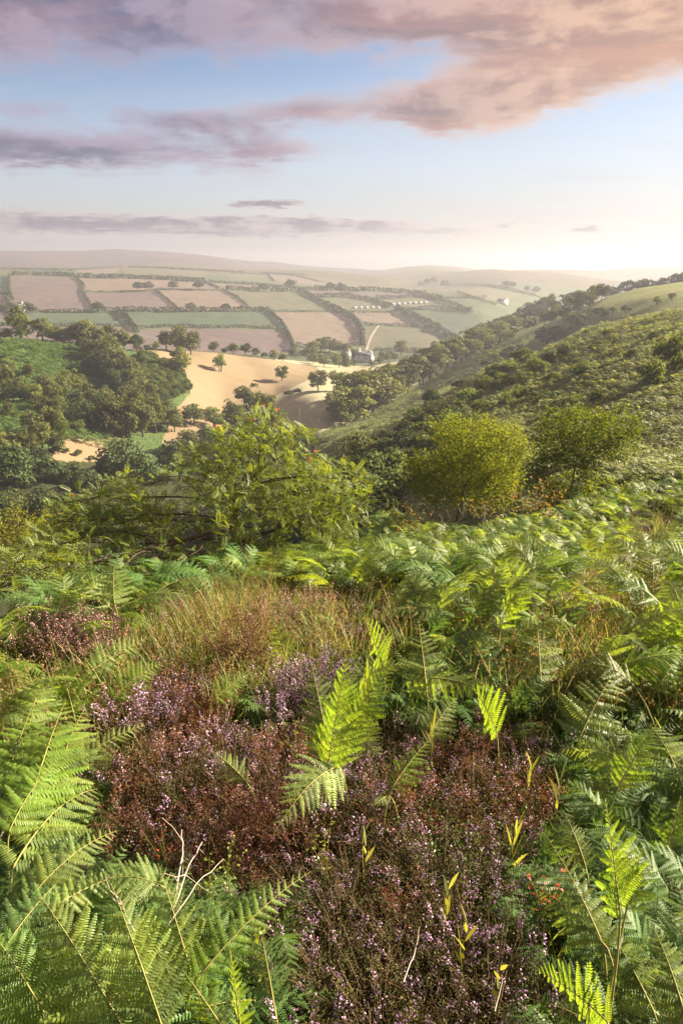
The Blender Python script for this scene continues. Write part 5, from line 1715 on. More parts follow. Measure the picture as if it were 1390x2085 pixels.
# ------------------------------------------------------------------ heather
def heather_kind(seed, n=46, h=.26, rad=.17, flower=.6, leafm='heather_leaf', flm='heather_flower'):
    r = np.random.default_rng(seed)
    gs, gl, gf = Geo(), Geo(), Geo()
    for i in range(n):
        a, q = r.uniform(0, 6.28), math.sqrt(r.uniform())
        b = np.array([math.cos(a) * q * rad * .35, math.sin(a) * q * rad * .35, 0])
        e = np.array([math.cos(a) * q * rad * 1.15, math.sin(a) * q * rad * 1.15, h * r.uniform(.65, 1.1) * (1 - .28 * q * q)])
        C = curve([b, b * .5 + np.array([0, 0, h * .4]) + e * .3 * np.array([1, 1, 0]), e + r.normal(0, .012, 3)], 7)
        gs.tube(C, np.linspace(.0022, .0007, 7), 3)
        T = C[-1] - C[-2]; T /= np.linalg.norm(T)
        # leafy side shoots
        m = 34
        s = r.uniform(.30, 1.0, m)
        base = np.stack([np.interp(s, np.linspace(0, 1, 7), C[:, k_]) for k_ in range(3)], 1)
        off = r.normal(0, .011, (m, 3)) * np.array([1, 1, .7])
        cards(gl, base + off, r.normal(size=(m, 3)), r.uniform(.006, .012, m), .35)
        if r.uniform() < flower:
            m = int(r.integers(9, 20))
            s = r.uniform(.68, 1.0, m)
            base = np.stack([np.interp(s, np.linspace(0, 1, 7), C[:, k_]) for k_ in range(3)], 1)
            off = r.normal(size=(m, 3)); off -= (off @ T)[:, None] * T; off /= np.linalg.norm(off, axis=1, keepdims=True)
            for p, d in zip(base + off * .006, off):
                w = r.uniform(.0022, .0034)
                x = np.cross(d, T); 
                V = [p, p + d * w * 1.6 + x * w - T * w * .5, p + d * w * 1.6 - x * w - T * w * .5, p + d * w * 2.2 + T * w, p + d * w * .4 + T * w * 1.3]
                gf.add(V, [[0, 1, 3], [0, 3, 2], [1, 2, 3], [0, 2, 1], [0, 3, 4]])
    return gs.mesh('stems', M['heather_stem']), gl.mesh('leaves', M[leafm]), gf.mesh('flowers', M[flm]) if gf.n else None


HK = {'purple': [heather_kind(700 + i, 46, .24, .17, .17) for i in range(5)],
      'rust': [heather_kind(720 + i, 50, .22, .18, .20, 'heather_rust', 'heather_pink') for i in range(3)],
      'pink': [heather_kind(740 + i, 54, .30, .18, .75, 'heather_leaf', 'heather_pink') for i in range(3)],
      'bright': [heather_kind(750 + i, 54, .28, .17, .75, 'heather_leaf', 'heather_flower') for i in range(2)],
      'dark': [heather_kind(760 + i, 46, .20, .18, .15) for i in range(3)]}


def heather(kind, p, s, label, group):
    q = HK[kind][int(rng.integers(len(HK[kind])))]
    t = thing('heather_bush', label, 'heather', tuple(p - np.array([0, 0, .02])), rng.uniform(0, 6.28), s, group)
    t.rotation_euler = (rng.normal(0, .15), rng.normal(0, .15), rng.uniform(0, 6.28))
    obj('stems', q[0], t)
    obj('leaves', q[1], t)['kind'] = 'stuff'
    if q[2]:
        obj('flowers', q[2], t)['kind'] = 'stuff'
    return t


HP = []
cand = sow(5000, .95, 12, 33, 81, 0.0)
z, u, v = where(cand)
for i in np.nonzero(z == 1)[0]:
    r_ = math.hypot(cand[i, 0], cand[i, 1])
    gap = .13 * (.75 + r_ * .12)
    if all((cand[i, 0] - q[0]) ** 2 + (cand[i, 1] - q[1]) ** 2 > gap * gap for q, _, _ in HP):
        HP.append((cand[i], u[i], v[i]))
print('heather', len(HP))
HP = sorted(HP, key=lambda q: q[0][1])[:290]
for p, uu, vv in HP:
    s = rng.uniform(.85, 1.25) * np.clip(.75 + .13 * math.hypot(p[0], p[1]), .9, 1.7)
    if vv < 1370 and uu < 300:
        heather('pink', p, s * 1.1, 'pink flowering heather in the patch at the left below the rowan', 'pink heather at the left')
    elif vv < 1545 and uu < 480:
        heather('bright' if rng.uniform() < .45 else 'rust', p, s * 1.1, 'heather with lilac spikes in the mound left of the middle clump', 'lilac heather mound')
    elif vv < 1510 and uu < 670:
        heather('bright', p, s, 'purple heather beside the middle fern clump', 'purple heather by the middle ferns')
    elif uu < 560 and vv < 1800:
        heather('rust' if rng.uniform() < .65 else 'purple', p, s, 'rusty red heather in the patch left of the hanging frond', 'rusty heather')
    else:
        q_ = rng.uniform()
        k_ = 'dark' if q_ < .36 else 'rust' if q_ < (.60 if vv < 1720 else .42) else 'purple'
        heather(k_, p, s, 'dark heather with small lilac flowers in the patch at the bottom centre', 'dark heather at the bottom centre')
HG = []
cand = sow(2600, 3, 12, 33, 83, 0.0)
z, u, v = where(cand)
for i in np.nonzero(z == 2)[0]:
    gap = .42
    if all((cand[i, 0] - q[0]) ** 2 + (cand[i, 1] - q[1]) ** 2 > gap * gap for q in HG) and len(HG) < 46:
        HG.append(cand[i])
        heather(str(rng.choice(['rust', 'pink', 'dark', 'purple'])), cand[i], rng.uniform(1.1, 1.7), 'low heather tuft in the dry grass between ferns', 'heather tufts in the dry grass')
bk = []
for sd_ in range(4):
    r = np.random.default_rng(880 + sd_)
    gl = Geo()
    Pq = r.normal(0, .06, (46, 3)) * np.array([1, 1, .5]) + np.array([0, 0, .13])
    cards(gl, Pq, r.normal(0, .6, (46, 3)) + np.array([0, 0, 1]), r.uniform(.008, .017, 46), .55)
    bk.append(gl.mesh('bilberry', M['bilberry_low']))
cand = sow(1500, 1.3, 9, 33, 85, 0.0)
z, u, v = where(cand)
cand = cand[(z == 1) & (vnoise(cand[:, 0] * 2.2, cand[:, 1] * 2.2, 77) > .25) & (np.hypot(cand[:, 0], cand[:, 1]) > 1.9)]
scatter('bilberry_undergrowth', cand, spin(len(cand), .2), rng.uniform(.7, 1.2, len(cand)), bk, 'small green bilberry leaves coming up through the heather', 'bilberry')
# odd bushes among the grass and the ferns
for uu, vv, kd, s, lab in [(715, 1320, 'bright', 1.2, 'purple heather tuft behind the middle fern clump'), (760, 1235, 'pink', 1.6, 'pink brown heather tuft between grass and bracken near the brow'), (640, 1255, 'pink', 1.5, 'pinkish heather tuft behind the tall rushes'), (205, 1265, 'pink', 1.5, 'upright pinkish heather tuft under the low rowan branches'),
                           (810, 1400, 'purple', 1.1, 'purple heather tuft right of the middle fern clump'), (25, 1690, 'rust', .9, 'rusty heather tuft at the left edge among ferns'), (860, 1205, 'rust', 1.7, 'reddish heather tuft on the brow left of the hawthorn'), (1210, 1235, 'rust', 1.4, 'reddish tuft in the golden grass on the right bank')]:
    p = hit(uu, vv + 20)
    heather(kd, np.array(p), s, lab, None)

# the dead brown heather with bare twigs
t = thing('dead_heather', 'brown dead heather bush with bare twisted stems beside the tall rushes', 'heather', hit(495, 1395), 0, 1.6)
gs, gl = Geo(), Geo()
r = np.random.default_rng(9)
for i in range(30):
    a = r.uniform(0, 6.28)
    e = np.array([math.cos(a) * r.uniform(.05, .26), math.sin(a) * r.uniform(.05, .26), r.uniform(.18, .36)])
    C = curve([[0, 0, 0], e * [.2, .2, .55] + r.normal(0, .03, 3), e], 8)
    gs.tube(C, np.linspace(.005, .0012, 8), 4)
    for j in range(5):
        q = C[r.integers(4, 8)]
        e2 = q + r.normal(0, .05, 3) + np.array([0, 0, .04])
        gs.tube([q, (q + e2) / 2 + r.normal(0, .006, 3), e2], [.0015, .001, .0006], 3)
        s = r.uniform(0, 1, (22, 1))
        cards(gl, q + (e2 - q) * s + r.normal(0, .010, (22, 3)), r.normal(size=(22, 3)), r.uniform(.007, .013, 22), .4)
M['dead_leaf'] = leaf_mat('withered heather leaves', (.10, .055, .025), (.17, .10, .04), .2, None, .7, .1, .2)
obj('stems', gs.mesh('stems', M['heather_stem']), t)
obj('leaves', gl.mesh('leaves', M['dead_leaf']), t)

# ------------------------------------------------------------------ tall rushes
RK = [tuft_kind(800 + i, 'rush', 34, .78, .09, .0028, .45, .06) for i in range(3)]
for uu, vv, s, lab in [(350, 1395, .75, 'thin rush tuft left of the dead brown heather'), (385, 1372, .95, 'tall rush tuft with brown seed heads, leftmost of the big ones'), (430, 1345, 1.05, 'tall rush tuft behind the dead brown heather'), (470, 1310, 1.1, 'tallest rush tuft, in front of the rowan trunk'),
                       (515, 1290, 1.05, 'rush tuft right of the tallest one'), (545, 1270, .95, 'reddish rush tuft at the right end of the rushes'), (405, 1300, .95, 'rush tuft at the back of the rushes, left'), (250, 1400, .6, 'small rush tuft between the lime fronds at left')]:
    p = hit(uu, vv)
    t = thing('rush_tuft', lab, 'rushes', p - Vector((0, 0, .02)), rng.uniform(0, 6.28), s)
    b, sd = RK[int(rng.integers(3))]
    obj('blades', b, t)
    if sd:
        obj('seed_heads', sd, t)['kind'] = 'stuff'

# ------------------------------------------------------------------ small things in the heather: shoots, bilberry sprigs, dead twigs
def shoot(uu, vv, rr, hgt, label, n=3, mk='shoot'):
    p = pt(uu, vv, hit_h(uu, vv, .34))
    f = Vector((p.x, p.y, gz(p.x, p.y)))
    hb = max(p.z - f.z, .12)
    hgt *= 1.3
    n += 2
    t = thing('grass_shoot', label, 'grass', f)
    r = np.random.default_rng(int(uu))
    g = Geo(); g.tube(curve([[0, 0, 0], [r.normal(0, .01), 0, hb * .6], [r.normal(0, .015), 0, hb]], 6), np.linspace(.0022, .0013, 6), 4)
    obj('stem', g.mesh('stem', M['stalk']), t)
    for i in range(n):
        g = Geo()
        a = r.uniform(0, 6.28); tl = r.uniform(.1, .45)
        z0 = hb * (1 - .12 * i)
        d = np.array([math.cos(a) * tl, math.sin(a) * tl, 1]); d /= np.linalg.norm(d)
        sd = np.cross(d, [math.sin(a * 3), math.cos(a * 3), .2]); sd /= np.linalg.norm(sd)
        V = []
        for s, w in ((0, .25), (.25, .9), (.55, 1), (.8, .6), (1, .05)):
            c = np.array([0, 0, z0]) + d * hgt * s + np.array([math.cos(a), math.sin(a), 0]) * .12 * hgt * s * s
            V += [c - sd * w * .006, c + sd * w * .006]
        g.add(V, [[0, 1, 3, 2], [2, 3, 5, 4], [4, 5, 7, 6], [6, 7, 9, 8]])
        obj('leaf', g.mesh('leaf', M[mk]), t)


for a in [(913, 1810, 1.35, .055, 'yellow green grass shoot standing in the dark heather', 3), (950, 1880, 1.28, .060, 'pair of yellow blades in the dark heather below the single shoot', 4), (1048, 1690, 1.62, .10, 'tall yellow and rust grass shoot at the right of the heather', 4), (1018, 1975, 1.16, .035, 'small green blade low in the heather', 2),
          (1140, 1590, 2.0, .09, 'yellow shoot at the right edge of the heather', 3), (1080, 1560, 2.1, .08, 'thin shoot at the top right of the heather', 3), (880, 1490, 2.5, .10, 'pale grass shoot behind the right heather', 3), (745, 1690, 1.6, .06, 'bent green shoot in the heather right of the hanging frond', 3)]:
    shoot(*a)


def sprig(uu, vv, rr, label, mk='bilberry', n=14, size=.016, hgt=.12):
    p = pt(uu, vv, hit_h(uu, vv, .33))
    f = Vector((p.x, p.y, gz(p.x, p.y)))
    hb = max(p.z - f.z, .08)
    t = thing('bilberry_sprig' if mk == 'bilberry' else 'leafy_sprig', label, 'sprig', f)
    r = np.random.default_rng(int(uu + vv))
    gs, gl = Geo(), Geo()
    for i in range(4):
        e = np.array([r.normal(0, .05), r.normal(0, .05), hb + r.uniform(-.03, .04)])
        C = curve([[0, 0, 0], [0, 0, hb * .6], e], 6)
        gs.tube(C, np.linspace(.0018, .0008, 6), 3)
        for j in range(n):
            q = C[r.integers(2, 6)] + r.normal(0, .012, 3)
            cards(gl, q[None], np.array([[r.normal(0, .6), r.normal(0, .6), 1]]), size * r.uniform(.7, 1.2), .55)
    obj('stem', gs.mesh('stem', M['stalk']), t)
    obj('leaves', gl.mesh('leaves', M[mk]), t)


for a in [(662, 1700, 1.75, 'yellow leaved bilberry sprig below the hanging frond'), (420, 1790, 1.4, 'green bilberry sprig beside the dead twigs'), (455, 1730, 1.55, 'dark green bilberry sprig at the foot of the rusty heather'), (1115, 1775, 1.42, 'sprig of bright red leaves beside the left reaching frond', 'red_leaf', 10, .018),
          (330, 1700, 1.6, 'red tipped sprig under the rusty heather', 'red_leaf', 8, .014), (600, 1480, 2.6, 'green sprig beside the purple heather', 'bilberry'), (820, 1560, 2.1, 'lime sprig under the small yellowing frond', 'bilberry'), (980, 1320, 3.2, 'leafy green sprig among the windblown bracken', 'bilberry', 20, .02),
          (545, 1950, 1.2, 'round leaved sprig beside the shaded frond', 'bilberry', 6, .02)]:
    sprig(*a)


def twig(pts, rad, label, forks=0):
    r0 = hit_h(pts[0][0], pts[0][1], .30)
    P_ = [np.array(pt(q[0], q[1], r0 * q[2] / pts[0][2])) for q in pts]
    for q in P_:
        q[2] = max(q[2], gz(q[0], q[1]) + .01)
    o0 = P_[0].copy()
    g = Geo()
    C = np.concatenate([np.linspace(a, b, 4, endpoint=False) for a, b in zip(P_[:-1], P_[1:])] + [P_[-1][None]]) - o0
    C += np.random.default_rng(int(pts[0][0])).normal(0, .0025, C.shape)
    g.tube(C, np.linspace(rad, rad * .4, len(C)), 5)
    r = np.random.default_rng(int(pts[0][1]))
    for i in range(forks):
        b = C[r.integers(2, len(C) - 1)]
        e = b + r.normal(0, .05, 3) + np.array([0, 0, .035])
        g.tube([b, (b + e) / 2 + r.normal(0, .006, 3), e], [rad * .55, rad * .4, rad * .2], 4)
    o = obj('dead_twig', g.mesh('dead_twig', M['twig'], True))
    o.location = o0
    tag(o, label, 'twig')


twig([(355, 1835, 1.2), (372, 1740, 1.33), (370, 1690, 1.42)], .0040, 'grey dead twig standing upright beside the upright dark frond', 3)
twig([(355, 1850, 1.2), (385, 1760, 1.30), (412, 1715, 1.37)], .0035, 'forked grey twig leaning right beside the upright one', 5)
twig([(345, 1880, 1.18), (400, 1800, 1.26), (455, 1750, 1.34)], .0028, 'thin straight twig leaning far right by the bilberry', 1)
twig([(275, 1900, 1.15), (240, 1830, 1.28), (208, 1770, 1.4)], .0040, 'pale knobbly twig lying between the left fronds', 6)
twig([(0, 1710, 1.5), (22, 1655, 1.65), (42, 1615, 1.75)], .0045, 'reddish dead twig at the left edge', 4)
twig([(820, 2000, 1.1), (848, 1930, 1.2), (853, 1885, 1.26)], .0018, 'thin straw stalk standing in the dark heather', 0)
twig([(1010, 2060, 1.06), (1022, 1990, 1.14)], .0016, 'short straw stalk in the heather near the bottom edge', 0)


# ------------------------------------------------------------------ rowan, hawthorns and the near small trees, grown branch by branch
def grow(attr, root, step=.14, infl=.9, kill=.22, iters=160, up=.0, seed=0):
    """branches that reach for free space: returns nodes and parents"""
    N_ = [np.array(p, float) for p in root]
    par = list(range(-1, len(N_) - 1))
    A = attr.copy()
    r = np.random.default_rng(seed)
    for it in range(iters):
        if len(A) == 0:
            break
        X = np.array(N_)
        d2 = ((A[:, None] - X[None]) ** 2).sum(-1)
        k_ = d2.argmin(1)
        dm = np.sqrt(d2[np.arange(len(A)), k_])
        use = dm < infl
        if not use.any():
            infl *= 1.3
            continue
        dirs = (A - X[k_]) / (dm[:, None] + 1e-9)
        for n_ in np.unique(k_[use]):
            d = dirs[use & (k_ == n_)].sum(0) + r.normal(0, .25, 3) + np.array([0, 0, up])
            nn = np.linalg.norm(d)
            if nn < 1e-6:
                continue
            N_.append(N_[n_] + d / nn * step)
            par.append(int(n_))
        X2 = np.array(N_[len(X):]) if len(N_) > len(X) else None
        if X2 is None:
            break
        d2 = ((A[:, None] - X2[None]) ** 2).sum(-1).min(1)
        A = A[d2 > kill * kill]
        if len(N_) > 4200:
            break
    return np.array(N_), np.array(par)


def branch_mesh(N_, par, tip, trunk, mat, thick_from=.0):
    n = len(N_)
    w = np.zeros(n)
    ch = [[] for _ in range(n)]
    for i in range(1, n):
        ch[par[i]].append(i)
    for i in range(n - 1, -1, -1):
        w[i] = max(1.0, w[i])
        if par[i] >= 0:
            w[par[i]] += w[i]
    rad = tip * (w ** .42)
    rad = np.minimum(rad, trunk)
    g = Geo()
    for i in range(1, n):
        p = par[i]
        s = 6 if rad[i] > .02 else 4 if rad[i] > .006 else 3
        g.tube([N_[p], N_[i]], [min(rad[p], rad[i] * 1.5), rad[i]], s)
    return g.mesh('trunk', mat, True), w, rad, ch


def pinnate(P_, D, size, r, pairs=6, droop=.35):
    """rowan leaves: paired leaflets along a stalk, many leaves at once"""
    g = Geo()
    for p, d in zip(P_, D):
        d = d / (np.linalg.norm(d) + 1e-9)
        up = np.array([0, 0, 1.0]) + r.normal(0, .35, 3)
        sd = np.cross(d, up); sd /= np.linalg.norm(sd) + 1e-9
        nm = np.cross(sd, d)
        L = size * r.uniform(.75, 1.2)
        V, F = [], []
        for i in range(pairs):
            s = .22 + .70 * i / (pairs - 1)
            c = p + d * L * s - nm * droop * L * s * s
            ll = L * .34 * (1 - .25 * abs(s - .55))
            for sg in (-1, 1):
                q = sd * sg * .9 + d * .45 - nm * .22
                q /= np.linalg.norm(q)
                wv = np.cross(q, nm) * ll * .145
                b = len(V)
                V += [c, c + q * ll * .5 + wv, c + q * ll, c + q * ll * .5 - wv]
                F += [[b, b + 1, b + 2, b + 3]]
        c = p + d * L * .95 - nm * droop * L * .9
        q = d - nm * .5; q /= np.linalg.norm(q)
        wv = sd * L * .055
        b = len(V)
        V += [c, c + q * L * .16 + wv, c + q * L * .32, c + q * L * .16 - wv]
        F += [[b, b + 1, b + 2, b + 3]]
        g.add(V, F)
    return g


def ell(n, c, rad, r, shell=0.0):
    p = r.normal(size=(n, 3))
    p /= np.linalg.norm(p, axis=1, keepdims=True)
    q = (shell + (1 - shell) * r.uniform(size=(n, 1))) ** (1 / 3)
    return np.array(c) + p * q * np.array(rad)


# --- the rowan
r = np.random.default_rng(21)
RT = 9.6
base = at(478, RT)
base.z = gz(base.x, base.y)


def ro(u_, v_, rr, ru, rv, rd, n):
    """leafy mass seen round pixel (u_, v_): ru, rv its half sizes in photo pixels, rd its depth in metres"""
    c = np.array(pt(u_, v_, rr))
    k_ = rr * 1.08 / FOC
    return ell(n, c, (ru * k_, rd, rv * k_), r)


att = np.concatenate([
    ro(560, 905, RT + .1, 85, 80, .5, 300), ro(500, 960, RT, 130, 95, .8, 520), ro(430, 1010, RT - .1, 160, 90, 1.0, 600), ro(590, 1010, RT, 130, 100, .9, 480),
    ro(690, 985, RT + .2, 75, 50, .6, 200), ro(660, 1040, RT, 90, 50, .6, 200), ro(290, 1010, RT - .1, 95, 60, .7, 260), ro(200, 1050, RT - .2, 95, 55, .7, 260), ro(330, 1080, RT - .4, 150, 60, .9, 400),
    ro(160, 1110, RT - .8, 130, 50, .7, 260), ro(60, 1170, RT - 1.5, 110, 50, .6, 220), ro(150, 1190, RT - 1.7, 110, 35, .5, 90), ro(260, 1140, RT - 1.0, 120, 40, .7, 120), ro(560, 1085, RT - .2, 120, 35, .6, 180)])
att = att[vnoise(att[:, 0] * 2.6 + att[:, 1], att[:, 2] * 2.6, 5) > -.5]
att = att[att[:, 2] > ground_z(att[:, 0], att[:, 1]) + .25]
b0 = np.array(base)
dv = np.array(pt(478, 1020, RT)) - b0
root = [b0, b0 + dv * .2, b0 + dv * .4, b0 + dv * .6, b0 + dv * .8, b0 + dv]
# low limbs that sprawl left along the slope
NN, PP = grow(att - b0, [q - b0 for q in root], .10, .85, .135, 220, .02, 3)
tm, w, rad, ch = branch_mesh(NN, PP, .0042, .060, M['bark'])
rowan = thing('rowan_tree', 'spreading rowan with feathery leaves and red berry clusters on the brow', 'tree', base)
obj('trunk', tm, rowan)
leafy = np.nonzero((w <= 5))[0]
leafy = leafy[leafy > 6]
LP_, LD_ = [], []
for i in leafy:
    d = NN[i] - NN[PP[i]]
    d /= np.linalg.norm(d) + 1e-9
    for q in range(4 if w[i] <= 2 else 3):
        dd = d * .5 + r.normal(0, .55, 3) + np.array([0, 0, .25])
        LP_.append(NN[i] + r.normal(0, .03, 3))
        LD_.append(dd)
print('rowan leaves', len(LP_), 'nodes', len(NN))
obj('crown', pinnate(LP_, LD_, .145, r).mesh('crown', M['rowan_leaf']), rowan)
sel = leafy[np.argsort(-NN[leafy][:, 2] + r.normal(0, .7, len(leafy)))][:400]
for i in r.choice(sel, 16, replace=False):
    g = Geo()
    for q in range(16):
        c = NN[i] + r.normal(0, .022, 3) * np.array([1, 1, .5]) + np.array([0, 0, .05])
        s = .0075
        V = np.array([[1, 0, 0], [-1, 0, 0], [0, 1, 0], [0, -1, 0], [0, 0, 1], [0, 0, -1]]) * s + c
        g.add(V, [[0, 2, 4], [2, 1, 4], [1, 3, 4], [3, 0, 4], [2, 0, 5], [1, 2, 5], [3, 1, 5], [0, 3, 5]])
    obj('berry_cluster', g.mesh('berry_cluster', M['berry']), rowan)


# --- trees with small leaves
def small_tree(name, u_, rr, blobs, label, leafm, bark, seed, leaf=.045, per=7, tip=.0045, trunk=.09, stems=1, step=.2, top=.45, cat='tree', maxw=6, fluff=.10, clump=False):
    r = np.random.default_rng(seed)
    b = at(u_, rr)
    b.z -= .05
    b0 = np.array(b)
    A = []
    for (bu, bv, br, ru, rv, rd, n) in blobs:
        c = np.array(pt(bu, bv, br)); k_ = br * 1.08 / FOC
        A.append(ell(n, c, (ru * k_, rd, rv * k_), r))
    A = np.concatenate(A) - b0
    A = A[(A + b0)[:, 2] > ground_z((A + b0)[:, 0], (A + b0)[:, 1]) + .2]
    A = A[vnoise(A[:, 0] * 1.1 + .5 * A[:, 1] + seed, A[:, 2] * 1.2, seed) + .4 * vnoise(A[:, 0] * 2.6, A[:, 2] * 2.6, seed + 1) > -.48] if clump else A
    c = A.mean(0)
    root = [c * s + np.array([0, 0, .15 * math.sin(s * 3)]) for s in np.linspace(0, top, 5)]
    N_, P_ = grow(A, root, step, 1.6, step * 1.5, 150, .02, seed)
    tm, w, rad, ch = branch_mesh(N_, P_, tip, trunk, M[bark])
    t = thing(name, label, cat, b)
    obj('trunk', tm, t)
    lf = np.nonzero(w <= maxw)[0]
    lf = lf[lf > 5]
    P2 = np.repeat(N_[lf], per, axis=0) + r.normal(0, fluff, (len(lf) * per, 3))
    g = Geo()
    Nn = r.normal(size=P2.shape) * .8 + np.array([0, -.2, .8])
    cards(g, P2, Nn, r.uniform(.7, 1.3, len(P2)) * leaf, .6)
    obj('crown', g.mesh('crown', M[leafm]), t)
    print(name, len(N_), len(P2))
    return t


small_tree('hawthorn', 925, 19.5, [(955, 925, 20, 112, 76, 1.5, 620), (890, 965, 19.5, 66, 62, 1.0, 260), (1030, 930, 20.5, 76, 70, 1.1, 320), (960, 1000, 20, 90, 40, .8, 160)],
           'round yellow green hawthorn, left of the two on the brow', 'haw_leaf', 'bark', 31, .062, 62, trunk=.10, step=.17, fluff=.13, clump=True)
small_tree('hawthorn', 1165, 24, [(1165, 893, 24, 84, 62, 1.3, 460), (1230, 893, 24.5, 66, 52, 1.0, 260), (1150, 960, 23.5, 76, 56, 1.0, 280), (1262, 875, 24.5, 40, 30, .6, 90), (1120, 990, 23.5, 60, 40, .8, 140)],
           'ragged darker hawthorn, right of the two, with gaps in its crown', 'haw_dark', 'bark', 32, .074, 52, trunk=.12, step=.2, fluff=.15, clump=True)
small_tree('yellow_tree', 40, 24, [(40, 1100, 24, 110, 70, 1.6, 380), (-40, 1110, 24, 90, 70, 1.2, 200), (100, 1150, 23, 60, 40, .9, 120)],
           'yellow green bushy tree behind the rowan at the left edge', 'yellow_leaf', 'bark', 33, .075, 40, trunk=.10, step=.28, fluff=.17)
small_tree('sapling', 1090, 17, [(1090, 1010, 17, 70, 35, .6, 120), (1130, 1040, 16.5, 50, 25, .5, 70)], 'low sapling with reddish leaves between the hawthorns', 'sapling_leaf', 'bark', 34, .075, 5, trunk=.03, step=.16)
small_tree('sapling', 835, 15.5, [(835, 1060, 15.5, 35, 40, .4, 80)], 'small sapling with turning leaves at the left foot of the hawthorn', 'sapling_leaf', 'bark', 35, .07, 5, trunk=.03, step=.15)
small_tree('sapling', 1240, 22, [(1250, 1000, 22, 70, 28, .7, 120)], 'low leafy bush at the foot of the ragged hawthorn', 'haw_leaf', 'bark', 36, .08, 9, trunk=.04, step=.2)
small_tree('sapling', 990, 17, [(990, 1030, 17, 60, 30, .5, 90)], 'thin sapling with sparse leaves in front of the round hawthorn', 'sapling_leaf', 'bark_grey', 38, .07, 4, trunk=.03, step=.16)
small_tree('dead_shrub', 905, 17.8, [(880, 1050, 17.5, 55, 40, .5, 60), (960, 1030, 18, 50, 40, .5, 50)], 'grey bare branched shrub at the foot of the round hawthorn', 'sapling_leaf', 'bark_grey', 37, .05, 1, trunk=.05, step=.16, cat='shrub')

# ------------------------------------------------------------------ labels: say of each repeat what is beside it
NEAR_MARKS = [('the tall upright lime frond', 1240, 1740), ('the middle fern clump', 700, 1430), ('the hanging frond', 600, 1640), ('the long silvery frond', 950, 1420), ('the tall rushes', 450, 1270), ('the dead brown heather', 495, 1335),
              ('the rowan trunk', 478, 1135), ('the round hawthorn', 930, 1070), ('the ragged hawthorn', 1170, 1020), ('the golden grass patch', 1205, 1235), ('the brownish grass at the right edge', 1340, 1085), ('the pink heather patch', 150, 1325),
              ('the lilac heather mound', 350, 1460), ('the rusty heather', 300, 1620), ('the grey dead twigs', 375, 1750), ('the lower left corner', 60, 2000), ('the lower right corner', 1340, 2000), ('the left edge at mid height', 10, 1500),
              ('the right edge at mid height', 1385, 1450), ('the brow left of the hawthorn', 760, 1150), ('the dark gully trees', 690, 1080), ('the low rowan branches', 200, 1200), ('the left edge below the yellow tree', 10, 1230), ('the single yellow shoot', 913, 1790),
              ('the tall yellow shoot', 1048, 1670), ('the pair of yellow blades', 950, 1860), ('the yellow bilberry sprig', 662, 1700), ('the narrow bright frond', 560, 1850), ('the heather at the bottom edge', 820, 2060), ('the right end of the bank', 1380, 960),
              ('the red leaved sprig', 1115, 1770), ('the green leafy sprig', 980, 1320), ('the glowing upright fronds', 110, 1490), ('the lime frond by the rushes', 300, 1300)]
FAR_MARKS = [('the tall light green ridge tree', 76, 675), ('the small clearing', 170, 905), ('the valley oak pair', 668, 775), ('the upper corner of the golden field', 240, 710), ('the foot of the golden field', 400, 860), ('the narrow tree in the golden field', 366, 740),
             ('the gorse nose', 335, 770), ('the left edge of the photo', 0, 820), ('the big dome shaped tree', 265, 940), ('the rowan top', 560, 850), ('the large end tree of the belt', 715, 830), ('the slim beeches', 870, 750), ('the big skyline bush', 1112, 690),
             ('the crest bushes', 1240, 640), ('the tall end of the shoulder wood', 1188, 610), ('the low end of the shoulder wood', 1060, 650), ('the middle of the belt', 830, 770), ('the upper end of the belt', 1000, 690), ('the far row beyond the hay field', 960, 675), ('the gully bottom', 740, 1020), ('the gorse edge', 380, 800), ('the bush on the pale strip', 742, 870), ('the rowan left limb', 330, 960), ('the left oak of the valley pair', 648, 780), ('the pale bracken below the crest', 1185, 750), ('the right edge of the hillside', 1380, 720), ('the pale bracken strip', 760, 860), ('the round hawthorn', 940, 920), ('the ragged hawthorn', 1180, 900), ('the rowan crown', 480, 990), ('the yellow tree at the left', 40, 1090),
             ('the white cottages', 735, 735), ('the pale hay field', 690, 800), ('the hazy shoulder', 1130, 640), ('the pasture behind the crest', 1320, 600), ('the top of the left hill', 90, 715), ('the green left hillside', 150, 750), ('the lane', 755, 690),
             ('the green sapling on the hillside', 1322, 780), ('the lower left wood edge', 60, 1000), ('the pointed gully bush', 878, 815), ('the golden field hedge', 500, 725)]


def beside(px, py, marks, nth=0):
    m = sorted(marks, key=lambda q: (q[1] - px) ** 2 + (1.3 * (q[2] - py)) ** 2)[nth]
    dx, dy = px - m[1], py - m[2]
    d = math.hypot(dx, dy)
    if d < 22:
        rel = 'right at'
    else:
        hor = 'right' if dx > 0 else 'left'
        ver = 'below' if dy > 0 else 'above'
        if abs(dx) > 2.2 * abs(dy):
            rel = ('just ' if d < 75 else 'well ') + hor + ' of'
        elif abs(dy) > 2.2 * abs(dx):
            rel = ('just ' if d < 75 else 'well ') + ver
        else:
            rel = ('' if d < 75 else 'well ') + ver + ' ' + hor + ' of'
    return rel + ' ' + m[0]


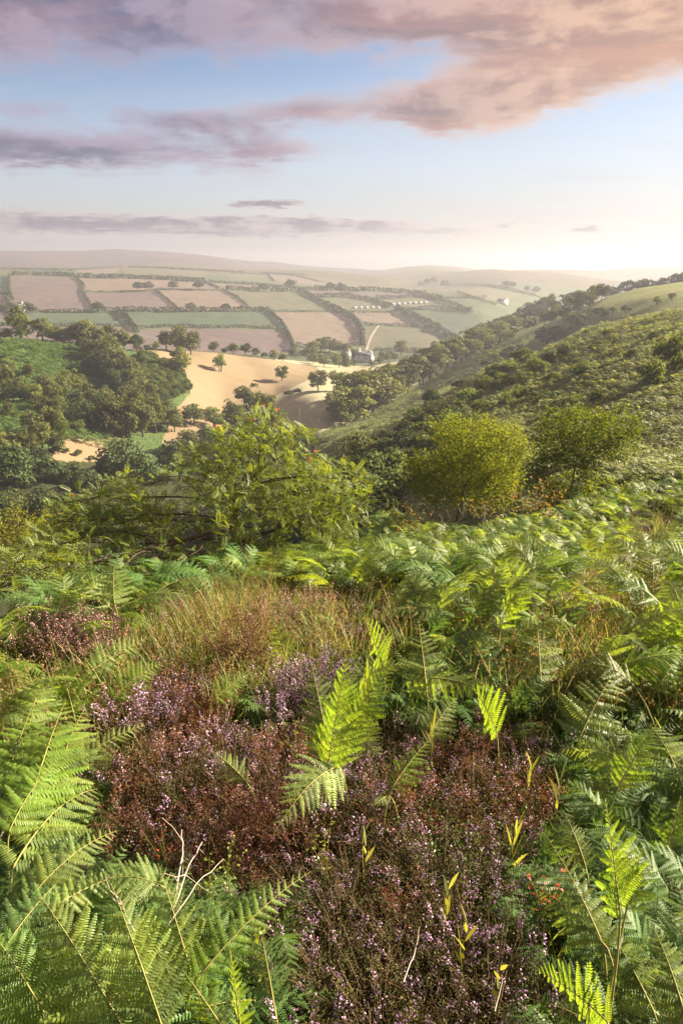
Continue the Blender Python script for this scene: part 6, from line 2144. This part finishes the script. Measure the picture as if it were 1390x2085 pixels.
bpy.context.view_layer.update()
shared, taken = {}, set()
for o in COL.objects:
    if o.parent is None and o.get('group') and o.get('label'):
        shared.setdefault(o['label'], []).append(o)
for lab, lst in shared.items():
    if len(lst) < 2:
        continue
    cat = lst[0].get('category')
    if cat not in ('fern', 'heather', 'tree', 'bush'):
        continue
    mean = sum(o.scale[2] for o in lst) / len(lst)
    for o in lst:
        L = o.location
        top = .35 * o.scale[2] if cat in ('fern', 'heather') else .5 * o.scale[2]
        px, py = (float(q) for q in to_pix(L.x, L.y, L.z + top))
        near_ = cat in ('fern', 'heather')
        q = o.scale[2] / mean
        size = 'huge' if q > 1.3 else 'large' if q > 1.1 else 'medium' if q > .92 else 'small' if q > .72 else 'tiny'
        mats = [c.data.materials[0].name for c in o.children if c.type == 'MESH' and c.data.materials]
        if cat == 'fern':
            d = Matrix.Rotation(o.rotation_euler[2], 3, 'Z') @ Vector((1, 0, 0))
            way = ('right' if d.x > 0 else 'left') if abs(d.x) > abs(d.y) else ('away' if d.y > 0 else 'forward')
            hue = 'lime' if 'young bracken' in mats else 'bluish' if 'blue green bracken' in mats else 'green'
            head = '%s %s frond pointing %s, ' % (size, hue, way)
        elif cat == 'heather':
            hue = 'rusty' if 'rusty heather leaves' in mats else ('pink flowered' if 'fading heather flowers' in mats else 'lilac flowered')
            head = '%s %s heather bush ' % (size, hue)
        else:
            hue = 'shaded dark' if 'shaded leaves' in mats else 'bright' if 'lime leaves' in mats else 'olive' if 'oak leaves' in mats else 'green' if 'scrub leaves' in mats else 'dull'
            head = '%s %s %s ' % (size, hue, cat)
        for nth in (0, 1, 2, 3, 4, 5, 6, 7, 0):
            o['label'] = head + beside(px, py, NEAR_MARKS if near_ else FAR_MARKS, nth)
            if o['label'] not in taken and len(o['label'].replace(',', ' ').split()) <= 16:
                break
        taken.add(o['label'])
# ------------------------------------------------------------------ haze over the valley
hz, k, out = new_mat('haze')
pv = k.node('ShaderNodeVolumePrincipled')
pv.inputs['Color'].default_value = (.43, .46, .54, 1)
pv.inputs['Density'].default_value = HAZE_DENSITY
pv.inputs['Anisotropy'].default_value = 0.35
k.l.new(pv.outputs[0], out.inputs['Volume'])
g = Geo()
zmax = max(float(GZ.max()) + 6, 40.0)
zmin = float(GZ.min()) - 1.0
g.box((0, 0, (zmax + zmin) / 2), (9200, 9200, zmax - zmin))
print('haze', zmin, zmax)
hb = obj('haze', g.mesh('haze', hz))
tag(hb, 'warm evening haze filling the valley', 'haze', None, 'stuff')
